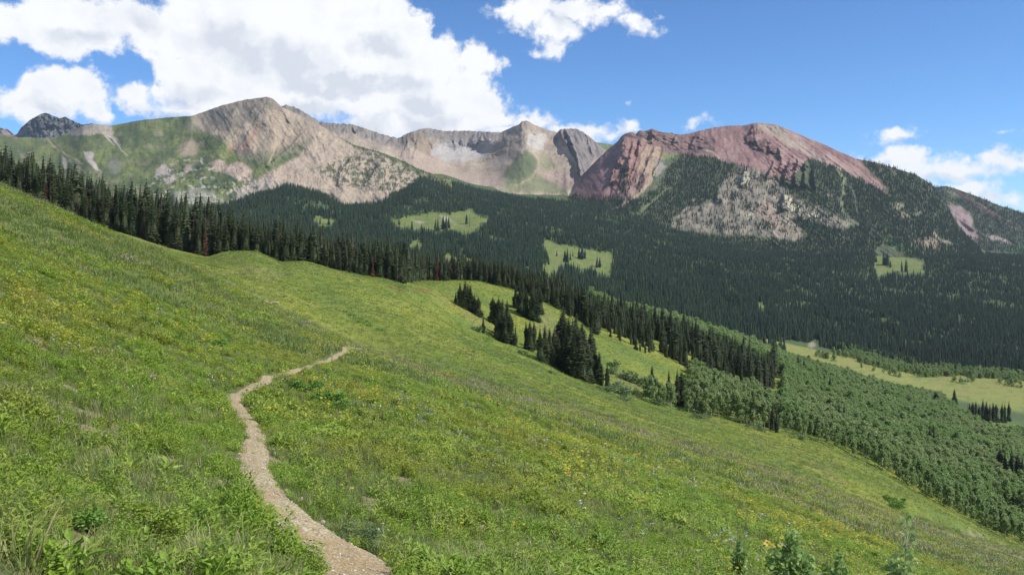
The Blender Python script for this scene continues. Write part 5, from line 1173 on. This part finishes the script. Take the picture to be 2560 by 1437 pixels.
keep = (kind >= 0) & (td > .1); PF = PF[keep]; kind = kind[keep]; y = y[keep]; n = len(PF)
var = np.where(kind == 8, 8, np.where(y < 20, kind, np.where(y < 70, 3 + kind, np.where(kind == 0, 6, 7)))); s = RNG.lognormal(0, .22, n).clip(.6, 1.6)
rr = np.zeros((n, 3)); rr[:, 0] = RNG.normal(0, .1, n); rr[:, 1] = RNG.normal(0, .1, n); rr[:, 2] = RNG.random(n) * 6.28; print('flowers', n)
scatter('wildflowers', FT, PF, var, rr, np.stack([s, s, s], 1), 'yellow, white and lilac wildflowers scattered through the meadow', [M['forb'], M['yellow'], M['white'], M['purple'], M['dry']])

# ------------------------------------------------------------------ shrubs, herbs and saplings one can point at
def shrub_mesh(r_, w, h, n, size, mat, nm):
    B = Bag(); cl = [(r_.uniform(-.5, .5) * w, r_.uniform(-.35, .35) * w, h * r_.uniform(.3, .75), r_.uniform(.22, .36) * min(w, h * 1.6)) for _ in range(9)]
    for _ in range(n):
        c = r_.choice(cl); u = Vector((r_.gauss(0, 1), r_.gauss(0, 1), r_.gauss(.3, 1))).normalized() * c[3] * r_.uniform(.4, 1.1); p = Vector(c[:3]) + u; p.z = max(p.z, .02)
        q_ = Vector((r_.gauss(0, 1), r_.gauss(0, 1), r_.gauss(0, .8) + .7)).normalized().to_track_quat('Z', 'Y'); s_ = size * r_.uniform(.6, 1.3)
        B.tri([p + q_ @ Vector((a * s_, b * s_, 0)) for a, b in ((-.7, 0), (0, -.3), (.7, 0), (0, .3))])
    S = Bag()
    for c in cl: S.tube([(c[0] * .2, c[1] * .2, -.1), (c[0] * .7, c[1] * .7, c[2] * .6), c[:3]], [.03 * h, .02 * h, .006 * h], 4)
    return B.mesh(nm, [mat]), S.mesh(nm + '_stems', [M['bark']])
def shrub(name, px, py, wpx, hpx, mat, label, cat, group, n=700, size=.16, ymin=2):
    X, Y, Z = hit(px, py, ymin); w = wpx / F * Y; h = hpx / F * Y
    e = bpy.data.objects.new(name, None); COL.objects.link(e); e.location = (X, Y, Z - .22 * h); e['label'] = label; e['category'] = cat; e['group'] = group
    a, b = shrub_mesh(random.Random(int(px * 7 + py)), w, h, n, max(size * h, .02), M[mat], 'leaves')
    for me_, nm in ((a, 'foliage'), (b, 'stem')):
        c = bpy.data.objects.new(nm, me_); COL.objects.link(c); c.parent = e
    return e
GS = 'dark green herbs and bushes near the trail'
shrub('leafy_bush', 745, 976, 92, 30, 'shrub', 'dark green leafy bush just right of the trail below its gap', 'bush', GS, 1400, .2)
shrub('leafy_bush', 822, 1006, 76, 30, 'shrub', 'green bush downhill of the trail, right of the larger leafy bush', 'bush', GS, 1200, .2)
shrub('leafy_bush', 852, 1024, 44, 26, 'shrub', 'smallest of the green bushes downhill right of the trail', 'bush', GS, 600, .2)
shrub('leafy_bush', 362, 812, 56, 24, 'shrub', 'low green bush in the flowers high on the left slope', 'bush', GS, 900, .2)
shrub('leafy_bush', 425, 858, 42, 24, 'shrub', 'round dark bush left of the yellow flower patch on the left slope', 'bush', GS, 900, .2)
shrub('leafy_bush', 546, 866, 34, 24, 'shrub', 'dark bush right of the yellow flower patch on the left slope', 'bush', GS, 900, .2)
shrub('leafy_bush', 640, 925, 40, 16, 'shrub', 'low dark bush on the left of the trail where it vanishes', 'bush', GS, 700, .2)
shrub('dried_bush', 318, 652, 50, 22, 'dry', 'brown dried bush near the crest of the left slope', 'bush', GS, 500, .16)
shrub('white_flower_bush', 85, 872, 40, 34, 'dry', 'pale flowering bush low on the left slope at the frame edge', 'bush', GS, 500, .12)
shrub('white_flower_bush', 255, 892, 26, 26, 'dry', 'whitish flowering herb right of the pale flowering bush', 'bush', GS, 300, .12)
shrub('leafy_bush', 220, 1330, 80, 120, 'shrub', 'dark shaded leafy clump above the bare patch at lower left', 'bush', GS, 1500, .055)
shrub('leafy_bush', 372, 1350, 130, 130, 'forb', 'big bright green leafy clump left of the trail at the bottom', 'bush', GS, 2600, .06)
shrub('leafy_bush', 905, 1362, 90, 60, 'willow', 'silvery green leafy clump on the right edge of the trail', 'bush', GS, 900, .11)
shrub('leafy_bush', 770, 1437, 110, 85, 'forb', 'bright green leaves overhanging the trail at the bottom edge', 'bush', GS, 1500, .08)
for px, py, w, h, l in ((2226, 1252, 30, 20, 'upper of the two round dark shrubs on the lower right meadow'), (2242, 1270, 34, 24, 'lower of the two round dark shrubs on the lower right meadow'), (2259, 1252, 12, 10, 'tiny round shrub right of the two dark shrubs on the meadow')):
    shrub('round_shrub', px, py, w, h, 'shrub', l, 'shrub', 'round shrubs on the lower right meadow', 900, .14, 120)
for px, py, w, h in ((880, 790, 22, 8), (902, 806, 30, 10), (921, 815, 14, 7), (948, 826, 16, 8), (1180, 880, 14, 6), (1212, 850, 40, 10)):
    shrub('low_shrub', px, py, w, h, 'shrub', 'low green shrub on the smooth meadow above the trail crest', 'shrub', 'low shrubs on the smooth mid meadow', 260, .25, 120)
for px, py, w, h in ((1192, 828, 26, 16), (1300, 885, 36, 12), (1330, 896, 26, 10), (1510, 978, 40, 16), (1535, 975, 40, 24), (1552, 985, 44, 26), (1575, 985, 36, 20), (1565, 950, 40, 26), (1590, 960, 40, 22), (1538, 918, 30, 20), (1530, 935, 24, 16), (1600, 990, 40, 16), (1640, 1012, 30, 14), (1745, 1045, 50, 16), (1755, 1035, 30, 12), (1880, 1070, 36, 14), (1905, 1078, 34, 12), (1998, 1098, 40, 14), (1560, 1000, 30, 14), (1380, 935, 20, 10), (1222, 835, 20, 10)):
    shrub('willow_shrub', px, py, w, h, 'willow', 'grey green willow shrub in the gully along the foot of the meadow', 'shrub', 'willow shrubs in the gully', 420, .2, 220)
for px, py, w, h in ((2300, 1340, 30, 12), (2330, 1350, 26, 12), (2385, 1330, 30, 12), (2440, 1290, 30, 22), (2460, 1300, 30, 26), (2490, 1322, 34, 24), (2510, 1332, 22, 18)):
    shrub('willow_shrub', px, py, w, h, 'shrub', 'dark scrubby bush along the lower edge of the right hand meadow', 'shrub', 'scrub along the lower meadow edge', 420, .2, 120)
def sapling(px, toprow, Y, spread, label, n):
    X = (px - CX) / F * Y; Z = float(terr_z(X, Y)); H = -(toprow - HY) / F * Y - Z; r_ = random.Random(px)
    e = bpy.data.objects.new('aspen_sapling', None); COL.objects.link(e); e.location = (X, Y, Z); e['label'] = label; e['category'] = 'sapling'; e['group'] = 'aspen saplings at the lower right edge of the picture'.replace(' at the lower right edge of the picture', ' low on the slope')
    S = Bag(); B = Bag(); R = spread / F * Y / 2
    for k_ in range(5):
        a = r_.uniform(0, 6.28); q_ = R * r_.uniform(.1, .7) if k_ else .02; hh = H * (1 if k_ == 0 else r_.uniform(.55, .85))
        path = [(0, 0, -.2), (math.cos(a) * q_ * .5, math.sin(a) * q_ * .5, hh * .5), (math.cos(a) * q_, math.sin(a) * q_, hh)]; S.tube(path, [.016, .01, .003], 4)
        for j in range(n // 5):
            t = r_.uniform(.15, 1); p = Vector(path[0]).lerp(Vector(path[2]), t); aa = r_.uniform(0, 6.28); sp_ = R * .75 * (1 - t * .75) * r_.random() ** .6 
            p = p + Vector((math.cos(aa) * sp_, math.sin(aa) * sp_, r_.uniform(-.05, .08))); qq = Vector((r_.gauss(0, 1), r_.gauss(0, 1), r_.gauss(0, .6))).normalized().to_track_quat('Z', 'Y'); s_ = r_.uniform(.024, .042)
            B.tri([p + qq @ Vector((x_ * s_, y_ * s_, 0)) for x_, y_ in ((-.9, 0), (-.3, -.8), (.6, -.6), (1.1, 0), (.6, .6), (-.3, .8))])
    for me_, nm in ((B.mesh('leaves', [M['sapling']]), 'foliage'), (S.mesh('stems', [M['aspen_bark']]), 'stem')):
        c = bpy.data.objects.new(nm, me_); COL.objects.link(c); c.parent = e
sapling(2262, 1296, 10.5, 150, 'tallest aspen sapling with sparse shiny leaves, nearest the lower right corner', 850)
sapling(1985, 1340, 11, 190, 'wide bushy aspen sapling left of the tallest one', 1900)
sapling(2100, 1382, 11, 110, 'short aspen sapling between the wide bushy one and the tallest', 600)
sapling(1850, 1358, 12, 80, 'thin faint sapling leftmost of the four low on the slope', 500)

# ------------------------------------------------------------------ sky, sun, camera
SUN_AZ, SUN_EL = math.radians(104), math.radians(48)
sv = Vector((math.sin(SUN_AZ) * math.cos(SUN_EL), math.cos(SUN_AZ) * math.cos(SUN_EL), math.sin(SUN_EL)))
ld = bpy.data.lights.new('sun', 'SUN'); ld.energy = 4.2; ld.angle = math.radians(0.53); ld.color = (1.0, .965, .90)
lo = bpy.data.objects.new('sun', ld); COL.objects.link(lo); lo.rotation_euler = sv.to_track_quat('Z', 'Y').to_euler(); lo.location = sv * 500

def azel(px, py):
    u = (px - CX) / F; v = (HY - py) / F
    return math.atan2(u, 1), math.atan2(v, math.hypot(u, 1))
# cumulus: (column, row, radius across, radius up) of every billow
BLOBS = [
    (60, 60, 150, 60), (180, 60, 130, 80), (140, 110, 110, 28), (300, 40, 150, 60), (420, 80, 160, 70), (560, 60, 200, 90), (760, 60, 220, 110), (930, 70, 150, 100), (1020, 90, 70, 70),
    (850, 150, 280, 90), (1060, 150, 110, 80), (1110, 110, 34, 50), (1170, 140, 60, 50), (1225, 165, 44, 40), (1180, 200, 70, 60), (1150, 240, 100, 60), (980, 220, 200, 90),
    (700, 190, 240, 90), (560, 190, 150, 70), (460, 190, 70, 70), (430, 150, 60, 30), (380, 140, 34, 22), (560, 250, 180, 50), (480, 270, 110, 30), (740, 262, 150, 40),
    (90, 225, 50, 50), (150, 220, 80, 60), (220, 215, 60, 56), (240, 265, 50, 40), (140, 250, 110, 44), (40, 255, 60, 44), (60, 285, 70, 34),
    (330, 240, 46, 46), (390, 235, 40, 30), (360, 275, 70, 28), (440, 270, 90, 30), (410, 222, 26, 22),
    (1200, 260, 90, 50), (1240, 290, 80, 40), (1000, 270, 180, 50), (960, 310, 160, 40), (1130, 300, 150, 50), (1330, 300, 90, 34), (1400, 315, 80, 26), (1470, 330, 80, 24), (1520, 345, 60, 18), (1050, 340, 200, 30), (1250, 330, 120, 30),
    (905, 298, 22, 18), (903, 290, 14, 12), (962, 300, 18, 14),
    (1575, 318, 24, 22), (1550, 335, 30, 18), (1595, 330, 18, 14), (1520, 350, 50, 14),
    (1260, 25, 60, 34), (1330, 30, 100, 50), (1440, 30, 120, 40), (1520, 20, 60, 34), (1390, 75, 80, 40), (1300, 80, 50, 12), (1385, 120, 52, 32), (1350, 128, 40, 18), (1590, 70, 60, 26), (1570, 50, 40, 30), (1640, 85, 44, 14), (1655, 42, 18, 12),
    (1745, 312, 42, 15), (1725, 318, 30, 12), (1760, 304, 22, 10), (1832, 312, 20, 4),
    (2240, 340, 48, 22), (2225, 330, 34, 14), (2280, 350, 34, 9), (2512, 323, 26, 10), (2560, 325, 20, 6),
    (2200, 395, 80, 16), (2240, 390, 46, 30), (2275, 400, 50, 34), (2330, 420, 60, 26), (2390, 415, 60, 28), (2440, 420, 60, 22), (2490, 395, 36, 30), (2540, 400, 60, 28), (2600, 400, 60, 34), (2300, 430, 90, 18), (2360, 440, 80, 18), (2450, 432, 80, 16),
    (2340, 462, 36, 14), (2400, 478, 50, 20), (2440, 475, 36, 24), (2490, 495, 44, 20), (2540, 510, 40, 22), (2530, 490, 24, 16),
    (1486, 230, 9, 6), (1525, 229, 8, 5), (1570, 245, 13, 9),
]
GREYS = [(850, 205, 230, 40, 1.0), (700, 150, 150, 60, .7), (940, 120, 100, 28, .5), (760, 262, 140, 25, .7), (480, 240, 80, 34, .6), (200, 90, 120, 24, .45), (330, 60, 100, 60, .4), (560, 100, 110, 60, .5), (150, 262, 90, 24, .6), (410, 285, 90, 18, .6),
         (1000, 320, 150, 40, .95), (1050, 260, 90, 30, .6), (1100, 300, 100, 36, .5), (1400, 60, 50, 24, .35), (2240, 352, 44, 9, .6), (2360, 440, 110, 12, .6), (2460, 498, 50, 12, .5), (1560, 345, 30, 8, .5), (980, 210, 120, 30, .6)]  # shaded bases and folds of the clouds, painted as grey patches
def build_world():
    w = bpy.data.worlds.new('World'); SC.world = w; w.use_nodes = True
    nt = w.node_tree; nt.nodes.clear()
    out = N(nt, 'ShaderNodeOutputWorld'); bg = N(nt, 'ShaderNodeBackground')
    sk = N(nt, 'ShaderNodeTexSky'); sk.sky_type = 'NISHITA'; sk.sun_disc = False
    sk.sun_elevation = SUN_EL; sk.sun_rotation = SUN_AZ; sk.altitude = 3000; sk.air_density = 1.0; sk.dust_density = 0.35; sk.ozone_density = 1.6
    tc = N(nt, 'ShaderNodeTexCoord'); sp = N(nt, 'ShaderNodeSeparateXYZ'); L(nt, tc.outputs['Generated'], sp.inputs[0])
    def mth(op, a, b=None, c=None, clamp=False):
        m = N(nt, 'ShaderNodeMath', operation=op); m.use_clamp = clamp
        for i, v in enumerate((a, b, c)):
            if v is None: continue
            if isinstance(v, (int, float)): m.inputs[i].default_value = v
            else: L(nt, v, m.inputs[i])
        return m.outputs[0]
    az = mth('ARCTAN2', sp.outputs[0], sp.outputs[1])
    hyp = mth('SQRT', mth('ADD', mth('MULTIPLY', sp.outputs[0], sp.outputs[0]), mth('MULTIPLY', sp.outputs[1], sp.outputs[1])))
    el = mth('ARCTAN2', sp.outputs[2], hyp)
    cb = N(nt, 'ShaderNodeCombineXYZ'); L(nt, az, cb.inputs[0]); L(nt, el, cb.inputs[1])
    P = cb.outputs[0]
    def vm(op, a, b):
        m = N(nt, 'ShaderNodeVectorMath', operation=op)
        for i, v in enumerate((a, b)):
            if v is None: continue
            if isinstance(v, tuple): m.inputs[i].default_value = v
            else: L(nt, v, m.inputs[i])
        return m
    # billowing edges: push the lookup point about with noise
    nz = N(nt, 'ShaderNodeTexNoise'); nz.inputs['Scale'].default_value = 22; nz.inputs['Detail'].default_value = 7; nz.inputs['Roughness'].default_value = .62
    L(nt, P, nz.inputs['Vector'])
    off = vm('MULTIPLY', vm('SUBTRACT', nz.outputs['Color'], (.5, .5, .5)).outputs[0], (.062, .05, 0)).outputs[0]
    nz2 = N(nt, 'ShaderNodeTexNoise'); nz2.inputs['Scale'].default_value = 120; nz2.inputs['Detail'].default_value = 5; nz2.inputs['Roughness'].default_value = .65
    L(nt, P, nz2.inputs['Vector'])
    off2 = vm('MULTIPLY', vm('SUBTRACT', nz2.outputs['Color'], (.5, .5, .5)).outputs[0], (.012, .010, 0)).outputs[0]
    Q = vm('ADD', vm('ADD', P, off).outputs[0], off2).outputs[0]
    fb = noise(nt, P, 40, 8, .62); 
    def field(lst, pt, amount=False):
        cur = None
        for b in lst:
            a, e = azel(b[0], b[1]); kk = 1.0 if amount else (1.16 if b[0] > 2100 else 1.0) * (1.14 if min(b[2], b[3]) < 26 else 1.0) * (1.12 if 1480 < b[0] < 2000 and b[1] > 280 else 1.0); rx = b[2] * kk / F; ry = b[3] * kk / F
            d = vm('MULTIPLY', vm('SUBTRACT', pt, (a, e, 0)).outputs[0], (1 / rx, 1 / ry, 0)).outputs[0]
            ln = vm('LENGTH', d, None).outputs['Value']
            if amount:
                v = mth('MULTIPLY', mth('SUBTRACT', 1.0, ln, clamp=True), b[4])
                cur = v if cur is None else mth('MAXIMUM', cur, v)
            else:
                rr = min(rx, ry)
                v = mth('MULTIPLY', mth('SUBTRACT', 1.0, ln), rr)
                cur = v if cur is None else mth('SMOOTH_MAX', cur, v, 0.006)
        return cur
    dens = field(BLOBS, Q)
    # elsewhere in the sky: scattered fair weather cumulus
    out_v = mth('GREATER_THAN', mth('ABSOLUTE', az), 0.62)
    high = mth('GREATER_THAN', el, 0.34)
    other = mth('MULTIPLY', mth('SUBTRACT', noise(nt, tc.outputs['Generated'], 3.2, 7, .6), 0.56), 0.35)
    sel = mth('MAXIMUM', out_v, high)
    dens = mth('ADD', mth('MULTIPLY', dens, mth('SUBTRACT', 1.0, sel)), mth('MULTIPLY', mth('MINIMUM', other, mth('MULTIPLY', el, .1)), sel))
    dens = mth('ADD', dens, mth('MULTIPLY', mth('SUBTRACT', fb, .5), .020))
    mr = N(nt, 'ShaderNodeMapRange', interpolation_type='SMOOTHSTEP'); L(nt, dens, mr.inputs[0]); mr.inputs[1].default_value = .0012; mr.inputs[2].default_value = .0115
    alpha = mth('MULTIPLY', mr.outputs[0], .985)
    gv = field(GREYS, vm('ADD', P, off).outputs[0], True)
    nb = noise(nt, P, 14, 6, .6)
    g = mth('MULTIPLY', mth('MULTIPLY', gv, 2.0), mth('ADD', .35, mth('MULTIPLY', nb, 1.5)), clamp=True)
    # billows: the side of each puff away from the sun is greyer
    Qa = vm('ADD', P, vm('MULTIPLY', off, (.7, .7, 0)).outputs[0]).outputs[0]
    n1 = noise(nt, Qa, 15, 5, .52); n2 = noise(nt, vm('ADD', Qa, (.011, .010, 0)).outputs[0], 15, 5, .52)
    em = mth('MULTIPLY', mth('SUBTRACT', n2, n1), 5.0)
    g = mth('ADD', mth('MULTIPLY', g, .95), mth('MULTIPLY', mth('ADD', em, .08), mth('ADD', .45, mth('MULTIPLY', gv, 1.1))), clamp=True)
    cc = N(nt, 'ShaderNodeMix', data_type='RGBA'); cc.inputs[6].default_value = (.80, .81, .83, 1); cc.inputs[7].default_value = (.555, .59, .66, 1)
    L(nt, mth('MULTIPLY', g, .92), cc.inputs[0])
    sm = N(nt, 'ShaderNodeMix', data_type='RGBA', blend_type='MULTIPLY'); sm.inputs[0].default_value = 1; L(nt, sk.outputs[0], sm.inputs[6]); sm.inputs[7].default_value = (SKY * .60, SKY * .93, SKY * 1.25, 1)
    mx = N(nt, 'ShaderNodeMix', data_type='RGBA'); L(nt, alpha, mx.inputs[0]); L(nt, sm.outputs[2], mx.inputs[6]); L(nt, cc.outputs[2], mx.inputs[7])
    L(nt, mx.outputs[2], bg.inputs['Color']); bg.inputs['Strength'].default_value = 1.0
    L(nt, bg.outputs[0], out.inputs['Surface'])
SKY = 0.10
build_world()
SC.world.cycles.sampling_method = 'MANUAL'; SC.world.cycles.sample_map_resolution = 512

cam = bpy.data.cameras.new('camera'); cam.lens = 36.0 * F / 2560.0; cam.sensor_width = 36.0
cam.shift_y = -(718.5 - HY) / 2560.0; cam.clip_start = 0.1; cam.clip_end = 40000
co = bpy.data.objects.new('camera', cam); COL.objects.link(co); co.location = (0, 0, 0); co.rotation_euler = (math.radians(90), 0, 0)
SC.camera = co
SC.view_settings.view_transform = 'Standard'; SC.view_settings.look = 'None'; SC.view_settings.exposure = 0.38; SC.view_settings.gamma = 1.0
SC.cycles.max_bounces = 5; SC.cycles.diffuse_bounces = 3; SC.cycles.glossy_bounces = 1; SC.cycles.transmission_bounces = 3; SC.cycles.transparent_max_bounces = 4
SC.cycles.use_adaptive_sampling = True; SC.cycles.adaptive_threshold = 0.012
SC.cycles.caustics_reflective = False; SC.cycles.caustics_refractive = False
SC.cycles.use_denoising = True
SC.cycles.sample_clamp_indirect = 6

# ------------------------------------------------------------------ the air between here and the mountains
hv = [(x, y, z) for z in (-420, 760) for x, y in ((-6500, -400), (6500, -400), (6500, 9800), (-6500, 9800))]
hf = [(3, 2, 1, 0), (4, 5, 6, 7), (0, 1, 5, 4), (1, 2, 6, 5), (2, 3, 7, 6), (3, 0, 4, 7)]
hm = bpy.data.materials.new('air'); hm.use_nodes = True; ht = hm.node_tree; ht.nodes.remove(ht.nodes['Principled BSDF'])
pv = ht.nodes.new('ShaderNodeVolumePrincipled'); pv.inputs['Color'].default_value = (.80, .90, 1, 1); pv.inputs['Density'].default_value = 2.6e-5; pv.inputs['Anisotropy'].default_value = .2
ht.links.new(pv.outputs[0], ht.nodes['Material Output'].inputs['Volume'])
link('haze', mesh_from('haze', hv, hf, [hm]), kind='stuff', label='thin blue air softening the far forest and mountains')
SC.cycles.volume_bounces = 0
